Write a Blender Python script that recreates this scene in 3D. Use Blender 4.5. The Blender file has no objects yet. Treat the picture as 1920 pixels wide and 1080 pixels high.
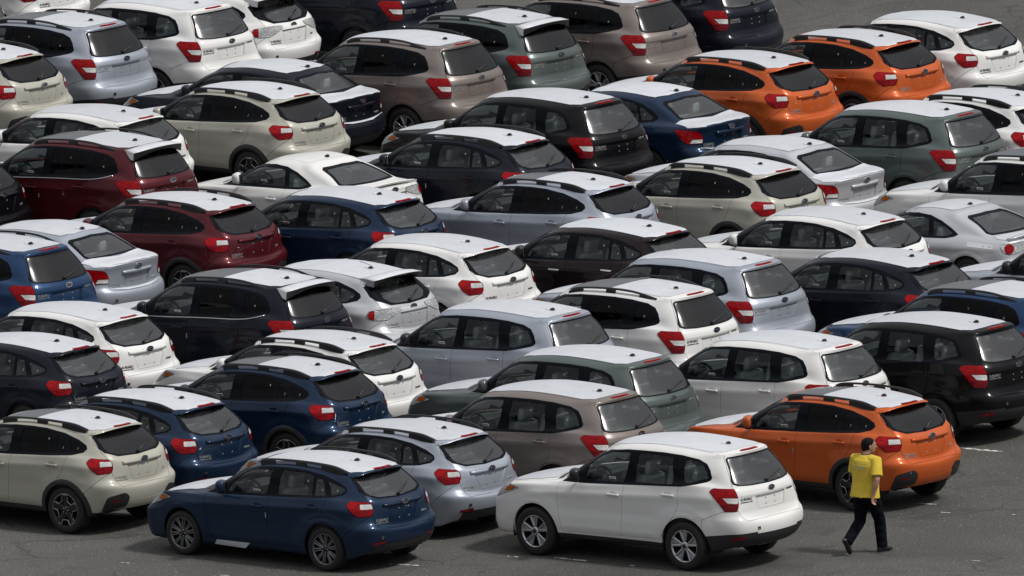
import bpy, bmesh, math, random
import numpy as np
from mathutils import Vector, Matrix
R = math.radians
scene = bpy.context.scene
COL = scene.collection

# ------------------------------------------------------------------ camera, sky, sun, exposure
cam_d = bpy.data.cameras.new('camera')
cam = bpy.data.objects.new('camera', cam_d)
COL.objects.link(cam)
scene.camera = cam
cam_d.sensor_width = 36.0
cam_d.lens = 40740.69 / 1920 * 36.0
cam_d.clip_start = 20.0
cam_d.clip_end = 3000.0
_p, _r = R(9.23966), R(2.05695)
_f = Vector((0, math.cos(_p), -math.sin(_p)))
_u0 = Vector((0, math.sin(_p), math.cos(_p)))
_r0 = Vector((1, 0, 0))
_rt = _r0 * math.cos(_r) - _u0 * math.sin(_r)
_up = _r0 * math.sin(_r) + _u0 * math.cos(_r)
cam.matrix_world = Matrix(((_rt.x, _up.x, -_f.x, 0), (_rt.y, _up.y, -_f.y, 0), (_rt.z, _up.z, -_f.z, 52.309), (0, 0, 0, 1)))

SUN_EL, SUN_AZ = R(55), R(-25)      # azimuth measured from +X towards +Y
world = bpy.data.worlds.new('World')
scene.world = world
world.use_nodes = True
wn = world.node_tree
for n in list(wn.nodes): wn.nodes.remove(n)
sky = wn.nodes.new('ShaderNodeTexSky'); sky.sky_type = 'NISHITA'; sky.sun_disc = False
sky.sun_elevation = SUN_EL
sky.sun_rotation = R(90) - SUN_AZ
sky.air_density = 1.0; sky.dust_density = 4.0; sky.ozone_density = 1.0
hsv = wn.nodes.new('ShaderNodeHueSaturation'); hsv.inputs['Saturation'].default_value = 0.35
bg = wn.nodes.new('ShaderNodeBackground'); bg.inputs['Strength'].default_value = 0.073
wo = wn.nodes.new('ShaderNodeOutputWorld')
wn.links.new(sky.outputs[0], hsv.inputs['Color'])
veil = wn.nodes.new('ShaderNodeMix'); veil.data_type = 'RGBA'; veil.inputs['Factor'].default_value = 0.75      # high cloud veil: standard overcast distribution, L = Lz (1 + 2 sin(elevation)) / 3
vtc = wn.nodes.new('ShaderNodeTexCoord'); vsp = wn.nodes.new('ShaderNodeSeparateXYZ'); wn.links.new(vtc.outputs['Generated'], vsp.inputs[0])
vmr = wn.nodes.new('ShaderNodeMapRange'); vmr.inputs['To Min'].default_value = 1 / 3; vmr.inputs['To Max'].default_value = 1.0; wn.links.new(vsp.outputs['Z'], vmr.inputs['Value'])
vsc = wn.nodes.new('ShaderNodeVectorMath'); vsc.operation = 'SCALE'; vsc.inputs[0].default_value = (11.0, 11.2, 11.8)
wn.links.new(vmr.outputs[0], vsc.inputs['Scale']); wn.links.new(vsc.outputs[0], veil.inputs['B'])
wn.links.new(hsv.outputs[0], veil.inputs['A']); wn.links.new(veil.outputs['Result'], bg.inputs['Color']); wn.links.new(bg.outputs[0], wo.inputs['Surface'])
sun_d = bpy.data.lights.new('sun', 'SUN'); sun_d.energy = 2.7; sun_d.angle = R(8); sun_d.color = (1.0, 0.97, 0.93)
sun = bpy.data.objects.new('sun', sun_d); COL.objects.link(sun)
_sd = Vector((math.cos(SUN_EL) * math.cos(SUN_AZ), math.cos(SUN_EL) * math.sin(SUN_AZ), math.sin(SUN_EL)))
sun.rotation_euler = _sd.to_track_quat('Z', 'Y').to_euler()
scene.view_settings.view_transform = 'Standard'
scene.view_settings.look = 'None'
scene.view_settings.exposure = 0.03
scene.view_settings.gamma = 1.0
scene.render.resolution_x = 1024; scene.render.resolution_y = 576
scene.render.engine = 'CYCLES'
scene.cycles.max_bounces = 6
scene.cycles.transparent_max_bounces = 24

# ------------------------------------------------------------------ materials
def new_mat(name):
    m = bpy.data.materials.new(name); m.use_nodes = True
    return m, m.node_tree, m.node_tree.nodes['Principled BSDF']
def setp(b, **kw):
    for k, v in kw.items():
        k = k.replace('_', ' ')
        if k in b.inputs:
            b.inputs[k].default_value = v
def plain(name, col, rough=0.5, metal=0.0, coat=0.0, bump=0.0, bscale=40.0, var=0.0, spec=0.5):
    m, nt, b = new_mat(name)
    setp(b, Base_Color=(*col, 1), Roughness=rough, Metallic=metal, Coat_Weight=coat, Coat_Roughness=0.08, Specular_IOR_Level=spec)
    if var or bump:
        tc = nt.nodes.new('ShaderNodeTexCoord')
        nz = nt.nodes.new('ShaderNodeTexNoise'); nz.inputs['Scale'].default_value = bscale; nz.inputs['Detail'].default_value = 4
        nt.links.new(tc.outputs['Object'], nz.inputs['Vector'])
        if var:
            mx = nt.nodes.new('ShaderNodeMix'); mx.data_type = 'RGBA'
            mx.inputs['A'].default_value = (*[c * (1 - var) for c in col], 1)
            mx.inputs['B'].default_value = (*[min(1, c * (1 + var)) for c in col], 1)
            nt.links.new(nz.outputs['Fac'], mx.inputs['Factor']); nt.links.new(mx.outputs['Result'], b.inputs['Base Color'])
        if bump:
            bp = nt.nodes.new('ShaderNodeBump'); bp.inputs['Strength'].default_value = bump; bp.inputs['Distance'].default_value = 0.01
            nt.links.new(nz.outputs['Fac'], bp.inputs['Height']); nt.links.new(bp.outputs['Normal'], b.inputs['Normal'])
    return m
def paint(name, col, metal=0.0, rough=0.38, coat=0.38):
    m, nt, b = new_mat(name)
    setp(b, Roughness=rough, Metallic=metal, Specular_IOR_Level=0.12, Coat_Weight=coat, Coat_Roughness=0.015)
    tc = nt.nodes.new('ShaderNodeTexCoord')
    oi = nt.nodes.new('ShaderNodeObjectInfo')
    nz = nt.nodes.new('ShaderNodeTexNoise'); nz.inputs['Scale'].default_value = 1.7; nz.inputs['Detail'].default_value = 5
    nt.links.new(tc.outputs['Object'], nz.inputs['Vector'])
    sep = nt.nodes.new('ShaderNodeSeparateXYZ'); nt.links.new(tc.outputs['Object'], sep.inputs[0])
    # faint road film low on the body: dust colour mixed over the paint
    mr = nt.nodes.new('ShaderNodeMapRange'); mr.inputs['From Min'].default_value = 0.75; mr.inputs['From Max'].default_value = 0.15
    nt.links.new(sep.outputs['Z'], mr.inputs['Value'])
    mu = nt.nodes.new('ShaderNodeMath'); mu.operation = 'MULTIPLY'
    nt.links.new(mr.outputs[0], mu.inputs[0]); nt.links.new(nz.outputs['Fac'], mu.inputs[1])
    m2 = nt.nodes.new('ShaderNodeMath'); m2.operation = 'MULTIPLY'; m2.inputs[1].default_value = 0.07
    nt.links.new(mu.outputs[0], m2.inputs[0])
    mx = nt.nodes.new('ShaderNodeMix'); mx.data_type = 'RGBA'
    mx.inputs['A'].default_value = (*col, 1)
    mx.inputs['B'].default_value = (0.13, 0.125, 0.115, 1)
    nt.links.new(m2.outputs[0], mx.inputs['Factor']); nt.links.new(mx.outputs['Result'], b.inputs['Base Color'])
    return m
def glass(name, tint, refl=0.9, ior=1.45, rough=0.04):
    m = bpy.data.materials.new(name); m.use_nodes = True
    nt = m.node_tree
    for n in list(nt.nodes): nt.nodes.remove(n)
    out = nt.nodes.new('ShaderNodeOutputMaterial')
    tr = nt.nodes.new('ShaderNodeBsdfTransparent'); tr.inputs['Color'].default_value = (*tint, 1)
    gl = nt.nodes.new('ShaderNodeBsdfGlossy'); gl.inputs['Roughness'].default_value = rough; gl.inputs['Color'].default_value = (refl, refl, refl, 1)
    fr = nt.nodes.new('ShaderNodeFresnel'); fr.inputs['IOR'].default_value = ior
    mx = nt.nodes.new('ShaderNodeMixShader')
    nt.links.new(fr.outputs[0], mx.inputs[0]); nt.links.new(tr.outputs[0], mx.inputs[1]); nt.links.new(gl.outputs[0], mx.inputs[2])
    nt.links.new(mx.outputs[0], out.inputs['Surface'])
    return m

def film_mat():
    m, nt, b = new_mat('white_protective_film')
    setp(b, Roughness=0.42, Coat_Weight=0.15, Coat_Roughness=0.25)
    tc = nt.nodes.new('ShaderNodeTexCoord'); oi = nt.nodes.new('ShaderNodeObjectInfo')
    mp = nt.nodes.new('ShaderNodeVectorMath'); mp.operation = 'ADD'
    cmb = nt.nodes.new('ShaderNodeCombineXYZ')
    sc = nt.nodes.new('ShaderNodeMath'); sc.operation = 'MULTIPLY'; sc.inputs[1].default_value = 50
    nt.links.new(oi.outputs['Random'], sc.inputs[0]); nt.links.new(sc.outputs[0], cmb.inputs[0]); nt.links.new(sc.outputs[0], cmb.inputs[1])
    nt.links.new(tc.outputs['Object'], mp.inputs[0]); nt.links.new(cmb.outputs[0], mp.inputs[1])
    nz = nt.nodes.new('ShaderNodeTexNoise'); nz.inputs['Scale'].default_value = 3.0; nz.inputs['Detail'].default_value = 6; nz.inputs['Distortion'].default_value = 1.2
    nt.links.new(mp.outputs[0], nz.inputs['Vector'])
    st = nt.nodes.new('ShaderNodeMapping'); st.inputs['Scale'].default_value = (1.2, 9, 1)
    nt.links.new(mp.outputs[0], st.inputs[0])
    n2 = nt.nodes.new('ShaderNodeTexNoise'); n2.inputs['Scale'].default_value = 2.0; n2.inputs['Detail'].default_value = 3
    nt.links.new(st.outputs[0], n2.inputs['Vector'])
    ad = nt.nodes.new('ShaderNodeMath'); ad.operation = 'ADD'
    nt.links.new(nz.outputs['Fac'], ad.inputs[0]); nt.links.new(n2.outputs['Fac'], ad.inputs[1])
    bp = nt.nodes.new('ShaderNodeBump'); bp.inputs['Strength'].default_value = 0.38; bp.inputs['Distance'].default_value = 0.02
    nt.links.new(ad.outputs[0], bp.inputs['Height']); nt.links.new(bp.outputs['Normal'], b.inputs['Normal'])
    cr = nt.nodes.new('ShaderNodeValToRGB')
    cr.color_ramp.elements[0].position = 0.3; cr.color_ramp.elements[0].color = (0.52, 0.54, 0.575, 1)
    cr.color_ramp.elements[1].position = 0.7; cr.color_ramp.elements[1].color = (0.58, 0.60, 0.635, 1)
    nt.links.new(nz.outputs['Fac'], cr.inputs[0])
    hs = nt.nodes.new('ShaderNodeHueSaturation'); vr = nt.nodes.new('ShaderNodeMapRange'); vr.inputs['To Min'].default_value = .92; vr.inputs['To Max'].default_value = 1.05
    nt.links.new(oi.outputs['Random'], vr.inputs['Value']); nt.links.new(vr.outputs[0], hs.inputs['Value']); nt.links.new(cr.outputs[0], hs.inputs['Color'])
    nt.links.new(hs.outputs[0], b.inputs['Base Color'])
    return m

def lens_mat(name, col, rough=0.12, scale=60, lo=0.4, hi=1.5):
    m, nt, b = new_mat(name)
    setp(b, Base_Color=(*col, 1), Roughness=rough, Specular_IOR_Level=0.1, Coat_Weight=0.25, Coat_Roughness=0.02)
    tc = nt.nodes.new('ShaderNodeTexCoord')
    vo = nt.nodes.new('ShaderNodeTexVoronoi'); vo.inputs['Scale'].default_value = scale
    mp = nt.nodes.new('ShaderNodeMapping'); mp.inputs['Scale'].default_value = (0.6, 0.6, 1.6)
    nt.links.new(tc.outputs['Object'], mp.inputs[0]); nt.links.new(mp.outputs[0], vo.inputs['Vector'])
    mx = nt.nodes.new('ShaderNodeMix'); mx.data_type = 'RGBA'
    mx.inputs['A'].default_value = (*[c * lo for c in col], 1); mx.inputs['B'].default_value = (*[min(1, c * hi) for c in col], 1)
    nt.links.new(vo.outputs['Distance'], mx.inputs['Factor'])
    nt.links.new(mx.outputs['Result'], b.inputs['Base Color'])
    bp = nt.nodes.new('ShaderNodeBump'); bp.inputs['Strength'].default_value = 0.25; bp.inputs['Distance'].default_value = 0.01
    nt.links.new(vo.outputs['Distance'], bp.inputs['Height']); nt.links.new(bp.outputs['Normal'], b.inputs['Normal'])
    return m

M = {
 'white': paint('white_paint', (0.69, 0.69, 0.675), 0.0, 0.4),
 'beige': paint('beige_paint', (0.40, 0.39, 0.335), 0.1, 0.4),
 'silver': paint('ice_silver_paint', (0.35, 0.38, 0.435), 0.45, 0.42),
 'brightsilver': paint('bright_silver_paint', (0.48, 0.49, 0.515), 0.4, 0.45),
 'green': paint('sage_green_paint', (0.100, 0.122, 0.118), 0.4, 0.36),
 'taupe': paint('taupe_bronze_paint', (0.215, 0.185, 0.17), 0.4, 0.36),
 'orange': paint('orange_paint', (0.50, 0.098, 0.022), 0.15, 0.36),
 'maroon': paint('maroon_paint', (0.075, 0.008, 0.013), 0.3, 0.36),
 'blue': paint('marine_blue_paint', (0.009, 0.024, 0.056), 0.35, 0.34),
 'midblue': paint('mid_blue_paint', (0.015, 0.045, 0.11), 0.3, 0.34),
 'navy': paint('navy_black_paint', (0.008, 0.0095, 0.017), 0.2, 0.34, 0.25),
 'black': paint('black_paint', (0.003, 0.003, 0.004), 0.0, 0.34, 0.22),
 'brown': paint('dark_brown_paint', (0.012, 0.007, 0.008), 0.2, 0.36),
 'trim': plain('black_trim', (0.012, 0.012, 0.014), 0.38, bump=0.05),
 'gloss': plain('black_gloss_trim', (0.005, 0.006, 0.009), 0.4, spec=0.06),
 'plastic': plain('rough_black_plastic', (0.018, 0.018, 0.019), 0.6, bump=0.2, bscale=90, var=0.25),
 'rubber': plain('tyre_rubber', (0.013, 0.013, 0.013), 0.8, bump=0.3, bscale=60, var=0.3),
 'dark': plain('dark_interior', (0.05, 0.055, 0.055), 0.7, var=0.3),
 'dash': plain('dashboard_plastic', (0.10, 0.11, 0.112), 0.5, bump=0.15, bscale=120, var=0.2),
 'under': plain('underbody', (0.008, 0.008, 0.008), 0.9, var=0.4),
 'seat': plain('plastic_covered_seat', (0.46, 0.50, 0.52), 0.25, coat=0.6, bump=0.9, bscale=14, var=0.45),
 'headliner': plain('headliner', (0.42, 0.42, 0.40), 0.9, var=0.1),
 'chrome': plain('chrome', (0.72, 0.73, 0.75), 0.14, 1.0),
 'rimsilver': plain('silver_alloy', (0.50, 0.51, 0.53), 0.26, 0.9, var=0.12),
 'rimshade': plain('satin_alloy', (0.42, 0.43, 0.45), 0.35, 0.8),
 'rimdark': plain('dark_grey_alloy', (0.17, 0.175, 0.18), 0.3, 0.8, var=0.2),
 'rimblack': plain('black_alloy', (0.02, 0.02, 0.022), 0.35, 0.3),
 'machined': plain('machined_alloy', (0.55, 0.56, 0.58), 0.22, 0.9),
 'film': film_mat(),
 'red': lens_mat('red_lamp_lens', (0.26, 0.0015, 0.004), scale=26),
 'reddeep': lens_mat('deep_red_lamp_lens', (0.13, 0.002, 0.006), scale=30),
 'redmid': lens_mat('lower_red_lamp_lens', (0.20, 0.002, 0.006), scale=30),
 'darkred': lens_mat('dark_red_lens', (0.16, 0.01, 0.014), scale=90),
 'clear': lens_mat('clear_lamp_lens', (0.56, 0.56, 0.55), 0.1, 24, 0.75, 1.2),
 'amber': lens_mat('amber_lens', (0.50, 0.12, 0.012), 0.15, 70),
 'headlens': lens_mat('headlamp_lens', (0.38, 0.39, 0.40), 0.08, 40),
 'paper': plain('white_paper', (0.75, 0.75, 0.72), 0.7),
 'ink': plain('dark_ink', (0.03, 0.03, 0.03), 0.6),
 'emblemblue': plain('emblem_dark', (0.01, 0.012, 0.03), 0.2, coat=0.8),
 'mirrorglass': plain('mirror_glass', (0.35, 0.38, 0.40), 0.04, 1.0),
 'pano': plain('dark_glass_roof', (0.05, 0.058, 0.062), 0.12, 0.0, coat=0.2),
 'glass': glass('clear_window_glass', (0.86, 0.92, 0.90)),
 'rearglass': glass('clear_rear_glass', (0.82, 0.88, 0.86), ior=2.15, rough=0.2),
 'reartint': glass('tinted_rear_glass', (0.10, 0.095, 0.125), refl=0.75, ior=1.7, rough=0.2),
 'tint': glass('tinted_window_glass', (0.09, 0.095, 0.115), refl=0.33),
 'skidgrey': plain('grey_skid_plate', (0.30, 0.29, 0.26), 0.5, var=0.1),
 'lightbar': plain('pale_badge', (0.60, 0.60, 0.58), 0.3, 0.6),
 'stick': plain('chalk_mark', (0.45, 0.45, 0.45), 0.8),
}

# ------------------------------------------------------------------ geometry helpers
def mesh_from_bm(bm, name, mats, smooth=True):
    me = bpy.data.meshes.new(name)
    bm.to_mesh(me); bm.free()
    for m in mats: me.materials.append(M[m] if m in M else None)
    return me

def add_box(bm, cx, cy, cz, sx, sy, sz, mi=0, rot=None, bev=0.0):
    r = bmesh.ops.create_cube(bm, size=1.0)
    vs = r['verts']
    mt = Matrix.Translation((cx, cy, cz)) @ (rot if rot else Matrix()) @ Matrix.Diagonal((sx, sy, sz, 1))
    bmesh.ops.transform(bm, matrix=mt, verts=vs)
    fs = set(f for v in vs for f in v.link_faces)
    for f in fs: f.material_index = mi
    if bev:
        es = list(set(e for v in vs for e in v.link_edges))
        r2 = bmesh.ops.bevel(bm, geom=es, offset=bev, segments=2, affect='EDGES', profile=0.6)
        for f in r2['faces']: f.material_index = mi; f.smooth = True
    return vs

def add_prism(bm, pts, axis, a, b, mi=0):
    """extrude polygon pts (2D) along axis ('x','y','z') from a to b"""
    def mk(p, t):
        if axis == 'y': return (p[0], t, p[1])
        if axis == 'x': return (t, p[0], p[1])
        return (p[0], p[1], t)
    v0 = [bm.verts.new(mk(p, a)) for p in pts]; v1 = [bm.verts.new(mk(p, b)) for p in pts]
    n = len(pts)
    fs = [bm.faces.new(v0), bm.faces.new(v1[::-1])]
    for i in range(n):
        fs.append(bm.faces.new((v0[i], v1[i], v1[(i + 1) % n], v0[(i + 1) % n])))
    for f in fs: f.material_index = mi
    return v0 + v1

def add_lathe(bm, prof, n=32, axis='y', mi=0, smooth=True, c=(0, 0, 0)):
    rings = []
    for (r, h) in prof:
        ring = []
        for i in range(n):
            a = 2 * math.pi * i / n
            if axis == 'y': p = (c[0] + r * math.cos(a), c[1] + h, c[2] + r * math.sin(a))
            else: p = (c[0] + r * math.cos(a), c[1] + r * math.sin(a), c[2] + h)
            ring.append(bm.verts.new(p))
        rings.append(ring)
    for k in range(len(rings) - 1):
        for i in range(n):
            f = bm.faces.new((rings[k][i], rings[k][(i + 1) % n], rings[k + 1][(i + 1) % n], rings[k + 1][i]))
            f.smooth = smooth; f.material_index = mi
    return rings

def add_tube(bm, pts, rad, n=8, mi=0, cap=True):
    rings = []
    P = [Vector(p) for p in pts]
    for i, p in enumerate(P):
        t = (P[min(i + 1, len(P) - 1)] - P[max(i - 1, 0)]).normalized()
        a = t.orthogonal().normalized(); 
        if abs(t.z) < 0.9: a = t.cross(Vector((0, 0, 1))).normalized()
        b = t.cross(a)
        r = rad[i] if isinstance(rad, (list, tuple)) else rad
        rings.append([bm.verts.new(p + (a * math.cos(2 * math.pi * k / n) + b * math.sin(2 * math.pi * k / n)) * r) for k in range(n)])
    for k in range(len(rings) - 1):
        for i in range(n):
            f = bm.faces.new((rings[k][i], rings[k][(i + 1) % n], rings[k + 1][(i + 1) % n], rings[k + 1][i])); f.smooth = True; f.material_index = mi
    if cap:
        for rr in (rings[0][::-1], rings[-1]):
            f = bm.faces.new(rr); f.material_index = mi

_text_cache = {}
def text_mesh(txt, size, depth, mat, italic=0.0):
    key = (txt, size, mat)
    if key in _text_cache: return _text_cache[key]
    cu = bpy.data.curves.new('text', 'FONT'); cu.body = txt; cu.size = size; cu.extrude = depth; cu.align_x = 'CENTER'; cu.align_y = 'CENTER'; cu.shear = italic
    cu.resolution_u = 2
    o = bpy.data.objects.new('text', cu); COL.objects.link(o)
    dg = bpy.context.evaluated_depsgraph_get()
    me = bpy.data.meshes.new_from_object(o.evaluated_get(dg))
    bpy.data.objects.remove(o); bpy.data.curves.remove(cu)
    me.materials.clear(); me.materials.append(M[mat])
    _text_cache[key] = me
    return me

def cr_eval(P, sub):
    """centripetal Catmull-Rom through P (n x d), sub samples per gap (plus end)"""
    P = np.asarray(P, float); n = len(P)
    d = np.maximum(np.linalg.norm(np.diff(P, axis=0), axis=-1), 1e-6) ** 0.5
    t = np.concatenate([[0], np.cumsum(d)])
    Pe = np.vstack([2 * P[0] - P[1], P, 2 * P[-1] - P[-2]])
    te = np.concatenate([[t[0] - d[0]], t, [t[-1] + d[-1]]])
    out = []
    for i in range(n - 1):
        p0, p1, p2, p3 = Pe[i:i + 4]; t0, t1, t2, t3 = te[i:i + 4]
        for k in range(sub):
            u = t1 + (t2 - t1) * k / sub
            A1 = (t1 - u) / (t1 - t0) * p0 + (u - t0) / (t1 - t0) * p1
            A2 = (t2 - u) / (t2 - t1) * p1 + (u - t1) / (t2 - t1) * p2
            A3 = (t3 - u) / (t3 - t2) * p2 + (u - t2) / (t3 - t2) * p3
            B1 = (t2 - u) / (t2 - t0) * A1 + (u - t0) / (t2 - t0) * A2
            B2 = (t3 - u) / (t3 - t1) * A2 + (u - t1) / (t3 - t1) * A3
            out.append((t2 - u) / (t2 - t1) * B1 + (u - t1) / (t2 - t1) * B2)
    out.append(P[-1])
    return np.array(out)

def resample(C, n):
    s = np.concatenate([[0], np.cumsum(np.linalg.norm(np.diff(C, axis=0), axis=1))])
    if s[-1] < 1e-9: return np.repeat(C[:1], n + 1, axis=0)
    q = np.linspace(0, s[-1], n + 1)
    return np.stack([np.interp(q, s, C[:, k]) for k in range(3)], 1)

NF, NS, NR, NV = 10, 76, 18, 5
def build_grid(rows, fix=None):
    G = []
    for (fc, fk, s, rk, rc) in rows:
        fm = (fc[0] - (fc[0] - fk[0]) * 0.32, fk[1] * 0.6, fc[1] + (fk[2] - fc[1]) * 0.36)
        rm = (rc[0] - (rc[0] - rk[0]) * 0.30, rk[1] * 0.6, rc[1] + (rk[2] - rc[1]) * 0.36)
        rm2 = (rc[0] - (rc[0] - rk[0]) * 0.07, rk[1] * 0.3, rc[1] + (rk[2] - rc[1]) * 0.09)
        P = [(fc[0], 0, fc[1]), fm, fk] + list(s) + [rk, rm, rm2, (rc[0], 0, rc[1])]
        sub = 12
        # mirror point at both ends so the curve crosses the centre line squarely
        P = [(fm[0], -fm[1], fm[2])] + P + [(rm2[0], -rm2[1], rm2[2])]
        C = cr_eval(P, sub)[sub:-sub]
        a = 2 * sub; b = (2 + len(s) + 1) * sub
        G.append(np.vstack([resample(C[:a + 1], NF)[:-1], resample(C[a:b + 1], NS)[:-1], resample(C[b:], NR)]))
    G = np.array(G)                      # rows x cols x 3
    cols = [cr_eval(G[:, j], NV) for j in range(G.shape[1])]
    G = np.stack(cols, 1)
    for _ in range(2):
        G[1:-1] = .25 * G[:-2] + .5 * G[1:-1] + .25 * G[2:]
        G[:, 1:-1] = .25 * G[:, :-2] + .5 * G[:, 1:-1] + .25 * G[:, 2:]
    G[:, 0, 1] = 0; G[:, -1, 1] = 0; G[-1, :, 1] = 0
    G[..., 1] = np.maximum(G[..., 1], 0)
    return G

def sstep(x): 
    x = np.clip(x, 0, 1); return x * x * (3 - 2 * x)

def shape_side(G, sp):
    """wheel-arch flares, waist crease and hollow door skins"""
    x, y, z = G[..., 0], G[..., 1], G[..., 2]
    side = sstep((y - 0.62) / 0.12) * (z < sp['belt_f'] + 0.25)
    dy = np.zeros_like(y)
    for wx in sp['axles']:
        d = np.hypot(x - wx, z - sp['wr'])
        Ra = sp['arch']
        dy += sp.get('flare', 0.020) * (1 - sstep((d - Ra - 0.035) / 0.045)) * (d > Ra - 0.08)
        dy += 0.014 * np.exp(-((d - Ra - 0.10) / 0.07) ** 2)
    mid = sstep((x + 0.95) / 0.25) * sstep((1.0 - x) / 0.25)
    dy += -0.016 * mid * np.exp(-((z - (sp['crease'] - 0.24)) / 0.12) ** 2)
    zc = sp['crease'] + 0.06 * (-(x) / 1.3)
    dy += 0.010 * np.exp(-((z - zc) / 0.05) ** 2) * sstep((x + 2.0) / 0.3) * sstep((1.6 - x) / 0.4)
    dy += 0.012 * mid * np.exp(-((z - (sp['sill'] + 0.10)) / 0.04) ** 2)
    run = sstep((x + 1.95) / 0.25) * sstep((1.75 - x) / 0.3)
    dy += -0.11 * run * np.clip(z - zc, 0, .14) - 0.05 * run * np.clip(zc - z, 0, .16)
    G[..., 1] = y + dy * side
    if sp.get('gatestep'):
        zt, zb, yy, amt = sp['gatestep']
        m_ = sstep((zt - z) / 0.018) * sstep((z - zb) / 0.06) * (x < -1.9) * sstep((yy - y) / 0.05)
        G[..., 0] = x + amt * m_
    return G

def rounded(pts, r, n=3):
    """round the corners of a convex polygon"""
    P = [np.array(p, float) for p in pts]; out = []
    N = len(P)
    for i in range(N):
        a, b, c = P[i - 1], P[i], P[(i + 1) % N]
        u, v = a - b, c - b
        lu, lv = np.linalg.norm(u), np.linalg.norm(v)
        cosang = np.dot(u, v) / (lu * lv)
        if cosang < -0.985: out.append(tuple(b)); continue
        t = min(r, lu * 0.45, lv * 0.45)
        p0, p1 = b + u / lu * t, b + v / lv * t
        for k in range(n + 1):
            s = k / n
            out.append(tuple((1 - s) ** 2 * p0 + 2 * s * (1 - s) * b + s * s * p1))
    return out

VIEWS = {   # u axis, v axis, projection axis (towards the viewer)
 'S': (Vector((1, 0, 0)), Vector((0, 0, 1)), Vector((0, 1, 0))),
 'R': (Vector((0, 1, 0)), Vector((0, 0, 1)), Vector((-1, 0, 0))),
 'F': (Vector((0, 1, 0)), Vector((0, 0, 1)), Vector((1, 0, 0))),
 'T': (Vector((1, 0, 0)), Vector((0, 1, 0)), Vector((0, 0, 1))),
 'D': (Vector((-0.777, -0.629, 0)), Vector((0, 0, 1)), Vector((-0.629, 0.777, 0))),
 'E': (Vector((0.777, -0.629, 0)), Vector((0, 0, 1)), Vector((0.629, 0.777, 0))),
}
def cut(bm, lay, reg, view, poly, allow, region, xr=(-9, 9), nmin=0.05, rows=None):
    U, V, W = VIEWS[view]
    P = [np.array(p, float) for p in poly]
    area = sum(P[i][0] * P[(i + 1) % len(P)][1] - P[(i + 1) % len(P)][0] * P[i][1] for i in range(len(P)))
    if area < 0: P = P[::-1]
    rl = bm.faces.layers.int.get('row')
    lo = np.min(P, axis=0); hi = np.max(P, axis=0)
    cand = []
    for f in bm.faces:
        if f[lay] not in allow: continue
        if rows and not (rows[0] <= f[rl] < rows[1]): continue
        c = f.calc_center_median()
        if not (xr[0] <= c.x <= xr[1]): continue
        if f.normal.dot(W) < nmin: continue
        us = [v.co.dot(U) for v in f.verts]; vs = [v.co.dot(V) for v in f.verts]
        if max(us) < lo[0] or min(us) > hi[0] or max(vs) < lo[1] or min(vs) > hi[1]: continue
        f[reg] = 1; cand.append(f)
    for i in range(len(P)):
        a, b = P[i], P[(i + 1) % len(P)]
        e = b - a
        if np.linalg.norm(e) < 1e-6: continue
        n2 = np.array([-e[1], e[0]]) / np.linalg.norm(e)           # inward for CCW
        no = (U * n2[0] + V * n2[1])
        co = U * a[0] + V * a[1]
        # also account for skew of projection axis: U,V,W orthonormal so plane contains W
        fs = [f for f in bm.faces if f[reg] == 1]
        if not fs: break
        geom = set(fs)
        for f in fs: geom.update(f.edges); geom.update(f.verts)
        bmesh.ops.bisect_plane(bm, geom=list(geom), dist=1e-5, plane_co=co, plane_no=no)
        for f in bm.faces:
            if f[reg] == 1 and (f.calc_center_median() - co).dot(no) < 0: f[reg] = 0
    k = 0
    for f in bm.faces:
        if f[reg] == 1: f[lay] = region; f[reg] = 0; k += 1
    return k

def grid_normals(bm, src_bvh, src_bm):
    from mathutils.interpolate import poly_3d_calc
    sn = bm.verts.layers.float_vector.get('sn') or bm.verts.layers.float_vector.new('sn')
    src_bm.faces.ensure_lookup_table()
    for v in bm.verts:
        loc, nor, idx, dist = src_bvh.find_nearest(v.co)
        f = src_bm.faces[idx]
        w = poly_3d_calc([q.co for q in f.verts], loc)
        n = Vector()
        for q, k in zip(f.verts, w): n += q.normal * k
        if abs(v.co.y) < 1e-4: n.y = 0
        v[sn] = n.normalized()

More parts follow.
